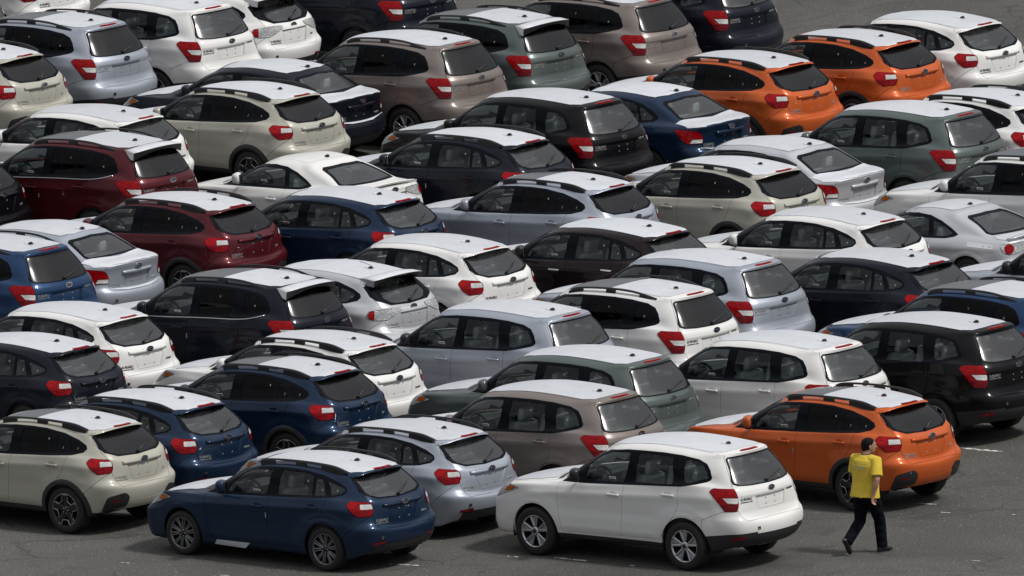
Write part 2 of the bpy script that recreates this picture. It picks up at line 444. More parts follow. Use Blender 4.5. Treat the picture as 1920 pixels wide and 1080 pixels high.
def piece(bm, lay, regions, mats, side='C', gap=0.003, flange=0.02, push=0.0, flange_mat=None, matmap=None, recess=None):
    """copy the faces of the regions out of the half body into a mesh; side C mirrors + welds, L / R single side"""
    nb = bmesh.new()
    src_sn = bm.verts.layers.float_vector.get('sn'); sn = nb.verts.layers.float_vector.new('sn')
    vm = {}
    for f in bm.faces:
        if f[lay] not in regions: continue
        vs = []
        for v in f.verts:
            if v not in vm:
                vm[v] = nb.verts.new(v.co); vm[v][sn] = v[src_sn]
            vs.append(vm[v])
        try: nf = nb.faces.new(vs)
        except ValueError: continue
        nf.smooth = True
        nf.material_index = (matmap or {}).get(f[lay], 0)
    if not nb.faces: nb.free(); return None
    if side == 'C':
        g = bmesh.ops.duplicate(nb, geom=list(nb.verts) + list(nb.edges) + list(nb.faces))
        nv = [e for e in g['geom'] if isinstance(e, bmesh.types.BMVert)]
        nfc = [e for e in g['geom'] if isinstance(e, bmesh.types.BMFace)]
        for v in nv:
            v.co.y *= -1; t_ = v[sn].copy(); t_.y *= -1; v[sn] = t_
        bmesh.ops.reverse_faces(nb, faces=nfc)
        bmesh.ops.remove_doubles(nb, verts=[v for v in nb.verts if abs(v.co.y) < 2e-4], dist=4e-4)
    elif side == 'R':
        for v in nb.verts:
            v.co.y *= -1; t_ = v[sn].copy(); t_.y *= -1; v[sn] = t_
        bmesh.ops.reverse_faces(nb, faces=list(nb.faces))
    nb.normal_update()
    if push:
        mv = [(v, v[sn].copy()) for v in nb.verts]
        for v, n in mv: v.co += n * push
    bes = [e for e in nb.edges if e.is_boundary]
    inw = {}
    nrm = {}
    for e in bes:
        f = e.link_faces[0]
        for l in f.loops:
            if l.edge == e: break
        a, b = l.vert, l.link_loop_next.vert
        t = (b.co - a.co)
        if t.length < 1e-7: continue
        d = a[sn].cross(t).normalized()
        for v in (a, b):
            inw.setdefault(v, Vector()); inw[v] += d
            nrm[v] = v.normal.copy()
    if recess is not None:
        rv = Vector(recess)
        for v in nb.verts: v.co += rv
        ex = bmesh.ops.extrude_edge_only(nb, edges=bes)
        for v in [g for g in ex['geom'] if isinstance(g, bmesh.types.BMVert)]: v.co -= rv
        for e in bes: e.smooth = False
    else:
        if gap:
            for v, d in inw.items():
                if d.length > 1e-6: v.co += d.normalized() * gap
        if flange:
            vold = {v: v[sn].copy() for v in inw}
            ex = bmesh.ops.extrude_edge_only(nb, edges=bes)
            newv = [g for g in ex['geom'] if isinstance(g, bmesh.types.BMVert)]
            newf = [g for g in ex['geom'] if isinstance(g, bmesh.types.BMFace)]
            for v in newv:
                # partner = connected old vertex
                for e in v.link_edges:
                    o = e.other_vert(v)
                    if o in vold:
                        v.co = o.co - vold[o] * flange
                        if inw[o].length > 1e-6: v.co += inw[o].normalized() * 0.001
                        break
            for f in newf:
                f.smooth = False
                if flange_mat is not None: f.material_index = flange_mat
            for e in bes: e.smooth = False
    nb.verts.index_update(); nb.faces.index_update(); nb.normal_update()
    ln = []
    for f in nb.faces:
        fnn = f.normal.copy()
        for l in f.loops: ln.append(tuple(l.vert[sn]) if f.smooth else tuple(fnn))
    me = mesh_from_bm(nb, 'panel', mats)
    me.normals_split_custom_set(ln)
    return me

def simple(name_fn):
    bm = bmesh.new(); name_fn(bm); return bm

def circle(cx, cz, r, n=28):
    return [(cx + r * math.cos(2 * math.pi * k / n), cz + r * math.sin(2 * math.pi * k / n)) for k in range(n)]

# ------------------------------------------------------------------ car shapes (metres; x forward, y left, z up; origin between the axles)
def sidepts(y, z, b=0.045):
    return [(1.72, y - b, z), (1.2, y, z), (0.0, y + 0.003, z), (-1.25, y, z), (-1.75, y - b * 0.7, z)]

SUV_ROWS = [
 ((1.95, .34), (1.85, .55, .34), sidepts(.66, .34), (-1.95, .58, .36), (-2.10, .36)),
 ((2.12, .27), (2.04, .73, .27), sidepts(.80, .27), (-2.00, .68, .33), (-2.22, .34)),
 ((2.20, .42), (2.10, .77, .42), sidepts(.855, .42), (-2.12, .72, .44), (-2.32, .45)),
 ((2.24, .60), (2.10, .76, .60), sidepts(.88, .60), (-2.17, .745, .60), (-2.345, .61)),
 ((2.23, .72), (2.09, .76, .72), sidepts(.88, .72), (-2.165, .735, .735), (-2.315, .70)),
 ((2.22, .76), (2.07, .76, .76), sidepts(.88, .77), (-2.14, .70, .80), (-2.235, .725)),
 ((2.18, .86), (2.02, .745, .86), sidepts(.872, .87), (-2.12, .675, .91), (-2.225, .88)),
 ((2.08, .95), (1.91, .71, .95), sidepts(.862, .99), (-2.09, .66, 1.03), (-2.215, 1.04)),
 ((1.82, 1.02), (1.64, .62, 1.015), [(1.3, .79, 1.03), (.6, .85, 1.06), (-.5, .85, 1.12), (-1.3, .845, 1.18), (-1.72, .80, 1.18)], (-2.06, .64, 1.13), (-2.195, 1.12)),
 ((1.45, 1.085), (1.28, .62, 1.07), [(1.08, .79, 1.06), (.6, .832, 1.085), (-.5, .832, 1.15), (-1.3, .83, 1.205), (-1.70, .77, 1.21)], (-2.03, .63, 1.17), (-2.17, 1.155)),
 ((1.08, 1.13), (.87, .75, 1.09), [(.6, .80, 1.10), (-.5, .80, 1.17), (-1.3, .79, 1.235), (-1.67, .73, 1.245)], (-2.00, .62, 1.225), (-2.14, 1.20)),
 ((.72, 1.35), (.50, .685, 1.32), [(.25, .73, 1.345), (-.5, .74, 1.385), (-1.25, .725, 1.41), (-1.58, .67, 1.41)], (-1.90, .565, 1.40), (-2.01, 1.38)),
 ((.38, 1.56), (.18, .60, 1.51), [(-.05, .655, 1.55), (-.5, .665, 1.58), (-1.15, .65, 1.575), (-1.45, .60, 1.56)], (-1.78, .495, 1.555), (-1.875, 1.555)),
 ((.31, 1.60), (.10, .56, 1.57), [(-.15, .60, 1.61), (-.6, .605, 1.635), (-1.15, .59, 1.62), (-1.42, .56, 1.60)], (-1.76, .485, 1.595), (-1.885, 1.60)),
 ((.24, 1.62), (.02, .47, 1.63), [(-.5, .50, 1.672), (-1.15, .48, 1.66)], (-1.66, .42, 1.625), (-1.82, 1.63)),
 ((.2, 1.628), (-.02, .25, 1.655), [(-.5, .27, 1.688), (-1.15, .26, 1.675)], (-1.6, .2, 1.643), (-1.76, 1.638)),
 ((.2, 1.63), (-.02, 0, 1.66), [(-.5, 0, 1.693), (-1.15, 0, 1.68)], (-1.6, 0, 1.648), (-1.76, 1.64)),
]
HATCH_ROWS = [
 ((1.90, .27), (1.75, .52, .27), sidepts(.66, .26), (-1.80, .55, .30), (-1.95, .30)),
 ((2.12, .20), (1.99, .74, .20), sidepts(.79, .19), (-1.88, .66, .25), (-2.06, .26)),
 ((2.16, .34), (2.05, .77, .34), sidepts(.835, .33), (-1.98, .675, .35), (-2.13, .36)),
 ((2.17, .50), (2.07, .77, .50), sidepts(.862, .50), (-2.02, .695, .50), (-2.17, .50)),
 ((2.16, .60), (2.06, .77, .60), sidepts(.866, .61), (-2.035, .70, .625), (-2.16, .585)),
 ((2.14, .66), (1.99, .745, .66), sidepts(.866, .67), (-1.985, .655, .705), (-2.10, .61)),
 ((2.11, .73), (1.93, .73, .73), sidepts(.858, .77), (-1.97, .625, .80), (-2.095, .73)),
 ((2.02, .80), (1.82, .71, .80), sidepts(.845, .87), (-1.96, .60, .90), (-2.085, .86)),
 ((1.82, .865), (1.62, .62, .86), [(1.3, .79, .885), (.6, .828, .905), (-.5, .832, .955), (-1.3, .825, 1.00), (-1.68, .77, .99)], (-1.94, .585, .985), (-2.05, .935)),
 ((1.45, .93), (1.30, .64, .915), [(1.1, .785, .905), (.6, .812, .92), (-.5, .815, .98), (-1.25, .80, 1.03), (-1.62, .73, 1.03)], (-1.90, .57, 1.04), (-2.00, .965)),
 ((1.08, .975), (.88, .74, .94), [(.6, .785, .945), (-.5, .79, 1.00), (-1.2, .765, 1.05), (-1.55, .69, 1.09)], (-1.85, .56, 1.09), (-1.945, 1.005)),
 ((.70, 1.19), (.47, .665, 1.15), [(.2, .70, 1.17), (-.5, .71, 1.20), (-1.1, .68, 1.21), (-1.4, .63, 1.20)], (-1.70, .55, 1.20), (-1.80, 1.18)),
 ((.35, 1.36), (.13, .58, 1.31), [(-.1, .62, 1.34), (-.5, .63, 1.355), (-1.0, .605, 1.34), (-1.28, .57, 1.31)], (-1.57, .535, 1.290), (-1.63, 1.338)),
 ((.28, 1.39), (.05, .535, 1.36), [(-.2, .565, 1.385), (-.6, .57, 1.40), (-1.05, .55, 1.38), (-1.3, .53, 1.35)], (-1.615, .515, 1.300), (-1.74, 1.350)),
 ((.2, 1.408), (-.02, .43, 1.405), [(-.5, .455, 1.433), (-1.05, .44, 1.415)], (-1.55, .43, 1.362), (-1.725, 1.370)),
 ((.15, 1.415), (-.05, .22, 1.425), [(-.5, .25, 1.450), (-1.05, .24, 1.432)], (-1.5, .2, 1.400), (-1.66, 1.395)),
 ((.15, 1.417), (-.05, 0, 1.43), [(-.5, 0, 1.455), (-1.05, 0, 1.438)], (-1.5, 0, 1.405), (-1.66, 1.398)),
]
def _sedan():
    rr = list(HATCH_ROWS)
    def rear(i, rk, rc, tail=None):
        fc, fk, s, a, b = rr[i]
        s = list(s)
        if tail: s = s[:tail[0]] + tail[1]
        rr[i] = (fc, fk, s, rk, rc)
    def st(y, z): return (0, [(1.72, y - .045, z), (1.2, y, z), (0, y + .003, z), (-1.25, y, z), (-1.85, y - .03, z)])
    rear(0, (-1.92, .55, .30), (-2.05, .30))
    rear(1, (-2.00, .66, .25), (-2.18, .26)); rear(2, (-2.11, .70, .35), (-2.28, .36), st(.835, .33))
    rear(3, (-2.16, .72, .50), (-2.33, .50), st(.862, .50)); rear(4, (-2.15, .71, .63), (-2.315, .60), st(.866, .61))
    rear(5, (-2.12, .68, .69), (-2.25, .64), st(.866, .67)); rear(6, (-2.12, .65, .80), (-2.255, .77), st(.858, .77))
    rear(7, (-2.13, .63, .91), (-2.27, .91), st(.845, .87))
    rear(8, (-2.15, .61, 1.0), (-2.295, 1.035), (3, [(-1.3, .825, .985), (-1.85, .78, .99)]))
    rear(9, (-2.00, .63, 1.035), (-2.13, 1.058), (3, [(-1.25, .80, 1.01), (-1.72, .75, 1.025)]))
    rear(10, (-1.80, .625, 1.06), (-1.88, 1.065), (2, [(-1.1, .765, 1.04), (-1.5, .69, 1.06)]))
    rear(11, (-1.50, .585, 1.20), (-1.60, 1.225), (2, [(-1.0, .685, 1.20), (-1.25, .64, 1.20)]))
    rear(12, (-1.26, .545, 1.315), (-1.32, 1.365), (1, [(-.4, .63, 1.355), (-.8, .615, 1.345), (-1.05, .585, 1.33)]))
    rear(13, (-1.22, .52, 1.345), (-1.285, 1.39), (1, [(-.4, .57, 1.395), (-.8, .555, 1.385), (-1.02, .54, 1.365)]))
    rear(14, (-1.15, .43, 1.39), (-1.25, 1.402), (0, [(-.4, .455, 1.433), (-.85, .44, 1.42)]))
    rear(15, (-1.10, .2, 1.415), (-1.20, 1.412), (0, [(-.4, .25, 1.450), (-.85, .24, 1.437)]))
    rear(16, (-1.10, 0, 1.42), (-1.20, 1.416), (0, [(-.4, 0, 1.455), (-.85, 0, 1.442)]))
    return rr
COUPE_ROWS = [
 ((1.80, .24), (1.65, .52, .24), sidepts(.66, .23), (-1.72, .55, .28), (-1.85, .28)),
 ((1.98, .16), (1.80, .62, .16), sidepts(.79, .16), (-1.80, .66, .24), (-1.98, .25)),
 ((2.07, .30), (1.86, .67, .30), sidepts(.845, .29), (-1.90, .70, .33), (-2.07, .34)),
 ((2.11, .44), (1.88, .70, .44), sidepts(.87, .43), (-1.95, .73, .46), (-2.12, .48)),
 ((2.10, .52), (1.85, .71, .52), sidepts(.875, .53), (-1.95, .74, .56), (-2.115, .57)),
 ((2.07, .58), (1.80, .71, .58), sidepts(.872, .61), (-1.93, .73, .65), (-2.07, .63)),
 ((2.00, .63), (1.72, .70, .64), sidepts(.862, .69), (-1.92, .72, .73), (-2.06, .74)),
 ((1.90, .67), (1.64, .68, .70), [(1.45, .81, .74), (1.1, .85, .78), (0, .845, .77), (-1.1, .865, .80), (-1.65, .82, .80)], (-1.90, .70, .81), (-2.05, .83)),
 ((1.70, .72), (1.50, .64, .75), [(1.25, .77, .80), (.7, .82, .81), (-.3, .82, .83), (-1.2, .82, .87), (-1.65, .77, .87)], (-1.90, .66, .875), (-2.04, .895)),
 ((1.38, .79), (1.22, .60, .79), [(1.0, .76, .83), (.6, .795, .84), (-.3, .79, .86), (-1.1, .77, .905), (-1.5, .73, .90)], (-1.78, .64, .90), (-1.90, .915)),
 ((.98, .85), (.80, .70, .845), [(.55, .76, .86), (-.2, .765, .885), (-.9, .72, .94), (-1.25, .68, .93)], (-1.52, .62, .92), (-1.62, .925)),
 ((.62, 1.03), (.40, .645, 1.01), [(.15, .69, 1.03), (-.25, .69, 1.05), (-.65, .66, 1.05), (-.85, .63, 1.05)], (-1.18, .565, 1.06), (-1.27, 1.08)),
 ((.28, 1.18), (.08, .565, 1.145), [(-.1, .60, 1.165), (-.3, .60, 1.17), (-.5, .585, 1.165), (-.62, .56, 1.16)], (-.84, .51, 1.17), (-.90, 1.20)),
 ((.20, 1.21), (.0, .52, 1.185), [(-.15, .545, 1.205), (-.3, .545, 1.21), (-.5, .53, 1.205), (-.6, .51, 1.20)], (-.80, .48, 1.20), (-.86, 1.225)),
 ((.12, 1.225), (-.05, .42, 1.235), [(-.3, .44, 1.255), (-.55, .42, 1.25)], (-.74, .38, 1.235), (-.81, 1.24)),
 ((.08, 1.232), (-.08, .22, 1.25), [(-.3, .24, 1.265), (-.55, .23, 1.262)], (-.70, .2, 1.250), (-.77, 1.248)),
 ((.08, 1.234), (-.08, 0, 1.253), [(-.3, 0, 1.268), (-.55, 0, 1.266)], (-.70, 0, 1.254), (-.77, 1.251)),
]

(BODY, DLO, FWIN, RWIN, QWIN, RFIX, GATE, RGLASS, TLR, TLC, PLATE, FDOOR, RDOOR, RBUMP, LOWER, HOOD, ROOF, WIND, HEAD, GRILLE, CLAD, HOLE,
 FILM1, FILM2, BRAKE, FOG, FRIT, FBUMP, AMBER, FOGBOX, SKID, REDTL, LIPTOP, UNDER, SILL) = range(1, 36)


HATCH = dict(rows=HATCH_ROWS, axles=(1.3225, -1.3225), wr=.315, arch=.365, crease=.82, sill=.25, belt_f=.93, track=.755,
  dlo=[[(.90, .925), (.66, 1.115), (.36, 1.265), (.10, 1.325), (-.25, 1.355), (-.55, 1.36), (-.82, 1.35), (-1.14, 1.305), (-1.42, 1.225), (-1.56, 1.165), (-1.595, 1.12), (-1.56, 1.075), (-1.40, 1.035), (-.95, 1.005), (-.27, .965), (.28, .94)]],
  fwin=rounded([(.52, .965), (.50, 1.05), (.32, 1.225), (.14, 1.29), (-.24, 1.325), (-.215, .985)], .03),
  rwin=rounded([(-.405, 1.33), (-.80, 1.327), (-1.00, 1.295), (-1.045, 1.03), (-.40, 1.0)], .03),
  rfix=rounded([(-1.035, 1.283), (-1.175, 1.242), (-1.285, 1.05), (-1.08, 1.037)], .02),
  qwin=rounded([(-1.245, 1.235), (-1.55, 1.155), (-1.575, 1.12), (-1.53, 1.085), (-1.37, 1.055)], .03),
  fdoor=[(.90, 1.1), (.90, .86), (.86, .55), (.76, .285), (-.225, .29), (-.265, .62), (-.285, .98), (-.3, 1.1)],
  rdoor=[(-.2, 1.1), (-.225, .29), (-.95, .29), (-1.15, .62), (-1.29, .84), (-1.335, 1.02), (-1.34, 1.1)],
  tl=[[(.816, .955), (.879, 1.008), (1.14, .987), (1.185, .947), (1.198, .855), (.882, .856)], [(.882, .856), (1.198, .855), (1.168, .797), (.978, .787)]],
  tlc=[[(1.009, .961), (1.170, .959), (1.186, .889), (1.012, .891)]],
  gate=[(-.05, 1.335), (.50, 1.335), (.575, 1.20), (.60, 1.07), (.575, .95), (.585, .82), (.56, .70), (.50, .605), (-.05, .605)],
  frit=[(-.05, 1.348), (.46, 1.308), (.53, 1.275), (.585, 1.13), (.575, 1.075), (.40, 1.01), (-.05, .985)],
  rglass=[(-.05, 1.334), (.44, 1.298), (.50, 1.262), (.535, 1.12), (.51, 1.07), (.36, 1.025), (-.05, .997)],
  plate=[(-.05, .905), (.335, .905), (.235, .675), (-.05, .675)],
  rb=[(-1.62, .10), (-1.66, .50), (-1.98, .80), (-2.7, .80), (-2.7, .1)],
  lower=[(-.05, .40), (.60, .40), (.62, .10), (-.05, .1)],
  fog=[(.50, .395), (.66, .395), (.64, .36), (.50, .36)],
  roofp=[(.22, -.05), (.22, .47), (-1.45, .49), (-1.47, .47), (-1.47, -.05)],
  film=[(.10, -.05), (.16, .43), (-.1, .50), (-1.42, .475), (-1.52, .47), (-1.655, .35), (-1.70, .2), (-1.71, -.05)],
  filmx=-.46,
  hoodp=[(2.0, -.05), (2.0, .35), (1.8, .60), (1.50, .66), (1.1, .72), (.98, .68), (1.08, .4), (1.10, -.05)],
  hoodf=[(1.95, -.05), (1.93, .40), (1.75, .60), (1.2, .66), (1.08, .60), (1.16, .3), (1.18, -.05)],
  wind=[(-.05, 1.345), (.52, 1.305), (.62, 1.15), (.69, .97), (.4, .99), (-.05, .995)],
  head=[(1.52, .815), (1.75, .865), (2.3, .80), (2.3, .64), (1.95, .66)], amber=[(1.58, .815), (1.70, .835), (1.77, .765), (1.70, .755)],
  grille=[(-.05, .76), (.42, .75), (.48, .64), (-.05, .62)], intake=[(-.05, .46), (.45, .46), (.55, .27), (-.05, .27)],
  brake=(-1.655, .19, 1.372), fin=(-1.217, 1.432), emblem=(-2.083, .925), bar=(-2.06, .918, .40),
  rail=[(.10, 1.395, .545), (.02, 1.43, .55), (-.5, 1.465, .56), (-1.05, 1.455, .548), (-1.30, 1.43, .535), (-1.50, 1.372, .52)], railfeet=[(.06, -.20), (-.60, -.78), (-1.06, -1.47)],
  mirror=(.60, .82, .985), handles=[(-.09, .825), (-1.09, .885)], badge=(.45, .725), model=(-.43, .74), tow=(.50, .49),
  wiper=((-1.975, -.02, 1.02), (-1.90, -.30, 1.12)), seats=(.05, .62), tailz=1.0, marks=[(-.92, 1.22), (-1.20, 1.12), (-1.45, 1.12)], cabin=(.98, 1.0, .28))

def shiftz(sp, dz):
    sp = dict(sp)
    sp['rows'] = [((fc[0], fc[1] + dz), (fk[0], fk[1], fk[2] + dz), [(a, b, c + dz) for a, b, c in s], (rk[0], rk[1], rk[2] + dz), (rc[0], rc[1] + dz)) for fc, fk, s, rk, rc in sp['rows']]
    def sh(p): return [(a, b + dz) for a, b in p]
    for k in ('fwin', 'rwin', 'rfix', 'qwin', 'fdoor', 'rdoor', 'gate', 'frit', 'rglass', 'plate', 'rb', 'lower', 'fog', 'wind', 'head', 'amber', 'grille', 'intake', 'handles', 'marks'):
        sp[k] = sh(sp[k])
    for k in ('dlo', 'tl', 'tlc'): sp[k] = [sh(p) for p in sp[k]]
    sp['crease'] += dz; sp['sill'] += dz; sp['belt_f'] += dz
    sp['brake'] = (sp['brake'][0], sp['brake'][1], sp['brake'][2] + dz); sp['fin'] = (sp['fin'][0], sp['fin'][1] + dz)
    sp['emblem'] = (sp['emblem'][0], sp['emblem'][1] + dz); sp['bar'] = (sp['bar'][0], sp['bar'][1] + dz, sp['bar'][2])
    sp['rail'] = [(a, b + dz, c) for a, b, c in sp['rail']]
    m = sp['mirror']; sp['mirror'] = (m[0], m[1], m[2] + dz)
    sp['badge'] = (sp['badge'][0], sp['badge'][1] + dz); sp['model'] = (sp['model'][0], sp['model'][1] + dz); sp['tow'] = (sp['tow'][0], sp['tow'][1] + dz)
    sp['wiper'] = tuple((a, b, c + dz) for a, b, c in sp['wiper'])
    sp['cabin'] = (sp['cabin'][0], sp['cabin'][1] + dz, sp['cabin'][2] + dz)
    return sp
CROSS = shiftz(HATCH, .085)
CROSS.update(wr=.338, arch=.375, clad=.445, flare=.026, crossover=True)

SUV = dict(gatestep=(1.058, .77, .66, .016), rows=SUV_ROWS, axles=(1.32, -1.32), wr=.345, arch=.40, crease=.96, sill=.36, belt_f=1.08, track=.775, flare=.016,
  dlo=[[(.88, 1.075), (.64, 1.275), (.37, 1.465), (.14, 1.545), (-.22, 1.585), (-.54, 1.592), (-.85, 1.592), (-1.17, 1.575), (-1.44, 1.535), (-1.58, 1.48), (-1.655, 1.40), (-1.70, 1.31), (-1.69, 1.275), (-1.64, 1.25), (-1.50, 1.215), (-1.26, 1.175), (-.64, 1.145), (-.24, 1.125), (.31, 1.095)]],
  fwin=rounded([(.46, 1.115), (.45, 1.33), (.29, 1.46), (.07, 1.535), (-.29, 1.56), (-.285, 1.40), (-.235, 1.145)], .03),
  rwin=rounded([(-.425, 1.56), (-1.04, 1.553), (-1.10, 1.185), (-.41, 1.16)], .03),
  rfix=None,
  qwin=rounded([(-1.235, 1.53), (-1.42, 1.515), (-1.54, 1.465), (-1.64, 1.345), (-1.65, 1.29), (-1.38, 1.225), (-1.27, 1.225)], .05),
  fdoor=[(.90, 1.3), (.90, .80), (.87, .58), (.82, .385), (-.20, .40), (-.225, .70), (-.25, 1.0), (-.27, 1.3)],
  rdoor=[(-.2, 1.3), (-.2, .40), (-.88, .41), (-1.16, .76), (-1.225, .90), (-1.215, 1.3)],
  tl=[[(.84, 1.136), (.90, 1.179), (1.19, 1.168), (1.235, 1.085), (1.248, .965), (.974, .985)], [(.974, .985), (1.248, .965), (1.240, .90), (1.218, .861), (1.049, .862)]],
  tlc=[[(1.02, 1.050), (1.236, 1.041), (1.238, .964), (1.095, .972)]],
  gate=[(-.05, 1.625), (.475, 1.60), (.57, 1.40), (.64, 1.17), (.665, 1.05), (.675, .90), (.65, .79), (.60, .725), (-.05, .725)],
  frit=[(-.05, 1.567), (.455, 1.562), (.49, 1.54), (.605, 1.27), (.61, 1.225), (.56, 1.20), (.38, 1.185), (-.05, 1.178)],
  rglass=[(-.05, 1.555), (.44, 1.55), (.472, 1.53), (.588, 1.27), (.585, 1.235), (.52, 1.208), (.38, 1.195), (-.05, 1.188)],
  plate=[(-.05, 1.035), (.325, 1.035), (.285, .855), (-.05, .855)],
  rb=[(-1.60, .10), (-1.64, .74), (-1.95, .862), (-2.7, .862), (-2.7, .1)],
  lower=[(-.05, .545), (.62, .545), (.70, .50), (.92, .485), (.92, .1), (-.05, .1)],
  fog=[(.50, .50), (.70, .475), (.70, .44), (.50, .455)],
  roofp=[(.28, -.05), (.24, .50), (-1.0, .525), (-1.62, .495), (-1.64, -.05)],
  film=[(.22, -.05), (.18, .45), (-.1, .515), (-1.55, .485), (-1.70, .40), (-1.725, .22), (-1.75, .18), (-1.75, -.05)],
  filmx=-.65,
  hoodp=[(2.1, -.05), (2.1, .35), (1.9, .60), (1.60, .66), (1.2, .72), (1.00, .70), (1.10, .4), (1.12, -.05)],
  hoodf=[(2.02, -.05), (2.02, .40), (1.80, .60), (1.3, .66), (1.10, .60), (1.18, .3), (1.2, -.05)],
  wind=[(-.05, 1.545), (.54, 1.50), (.64, 1.32), (.71, 1.12), (.4, 1.15), (-.05, 1.155)],
  head=[(1.60, .93), (1.80, .975), (2.4, .94), (2.4, .77), (2.05, .77)], amber=[(1.66, .935), (1.80, .955), (1.88, .88), (1.80, .87)],
  grille=[(-.05, .90), (.42, .90), (.48, .74), (-.05, .72)], intake=[(-.05, .55), (.45, .55), (.60, .33), (-.05, .33)],
  brake=(-1.82, .195, 1.617), fin=(-1.46, 1.675), emblem=(-2.215, 1.115), bar=None,
  rail=[(.05, 1.60, .575), (-.05, 1.655, .58), (-.5, 1.70, .59), (-1.0, 1.70, .58), (-1.25, 1.67, .57), (-1.55, 1.60, .545)], railfeet=[(.02, -.22), (-.66, -.82), (-1.26, -1.50)],
  mirror=(.60, .85, 1.15), handles=[(-.09, .975), (-1.05, 1.04)], badge=(.50, 1.01), model=(-.46, 1.03), tow=(.42, .61),
  wiper=((-2.13, .03, 1.215), (-2.03, -.36, 1.29)), seats=(.05, .70), tailz=1.2, marks=[(-.80, 1.45), None, (-1.45, 1.36)], cabin=(1.0, 1.15, .40))

SEDAN = dict(HATCH)
SEDAN.update(rows=_sedan(),
  dlo=[[(.90, .925), (.66, 1.115), (.36, 1.265), (.10, 1.325), (-.25, 1.355), (-.55, 1.355), (-.80, 1.335), (-1.02, 1.29), (-1.25, 1.20), (-1.37, 1.12), (-1.38, 1.085), (-1.33, 1.05), (-1.1, 1.02), (-.27, .97), (.28, .94)]],
  rwin=rounded([(-.405, 1.33), (-.78, 1.315), (-.94, 1.28), (-1.06, 1.04), (-.40, 1.0)], .03),
  rfix=rounded([(-.98, 1.26), (-1.10, 1.22), (-1.30, 1.105), (-1.28, 1.07), (-1.10, 1.05)], .02), qwin=None,
  tl=[[(.90, .955), (.93, .975), (1.25, .945), (1.31, .90), (1.34, .80), (1.01, .80)], [(1.01, .80), (1.34, .80), (1.33, .745), (1.10, .745)]],
  tlc=[[(1.17, .815), (1.325, .815), (1.325, .755), (1.13, .755)]],
  gate=[(-.05, 1.02), (.60, .985), (.615, .91), (.60, .80), (.56, .66), (.50, .63), (-.05, .62)],
  frit=None, rglass=None, backlight=[(-.05, 1.35), (.44, 1.32), (.505, 1.29), (.58, 1.10), (.56, 1.078), (-.05, 1.078)],
  plate=[(-.05, .875), (.30, .875), (.26, .68), (-.05, .68)],
  rb=[(-1.62, .10), (-1.66, .50), (-2.06, .745), (-2.7, .745), (-2.7, .1)],
  roofp=[(.22, -.05), (.22, .47), (-1.15, .49), (-1.2, .47), (-1.25, -.05)],
  film=[(.10, -.05), (.16, .43), (-.1, .50), (-1.05, .485), (-1.16, .47), (-1.255, .25), (-1.265, -.05)], filmx=-.1,
  deckf=[(-1.92, -.05), (-1.90, .40), (-1.86, .60), (-1.75, .70), (-2.05, .72), (-2.17, .60), (-2.27, .25), (-2.285, -.05)],
  brake=None, fin=(-1.19, 1.43), emblem=(-2.285, .955), bar=(-2.27, .885, .33), wiper=None, badge=(.46, .72), model=(-.42, .72),
  marks=[(-.75, 1.22), (-1.13, 1.14), None])

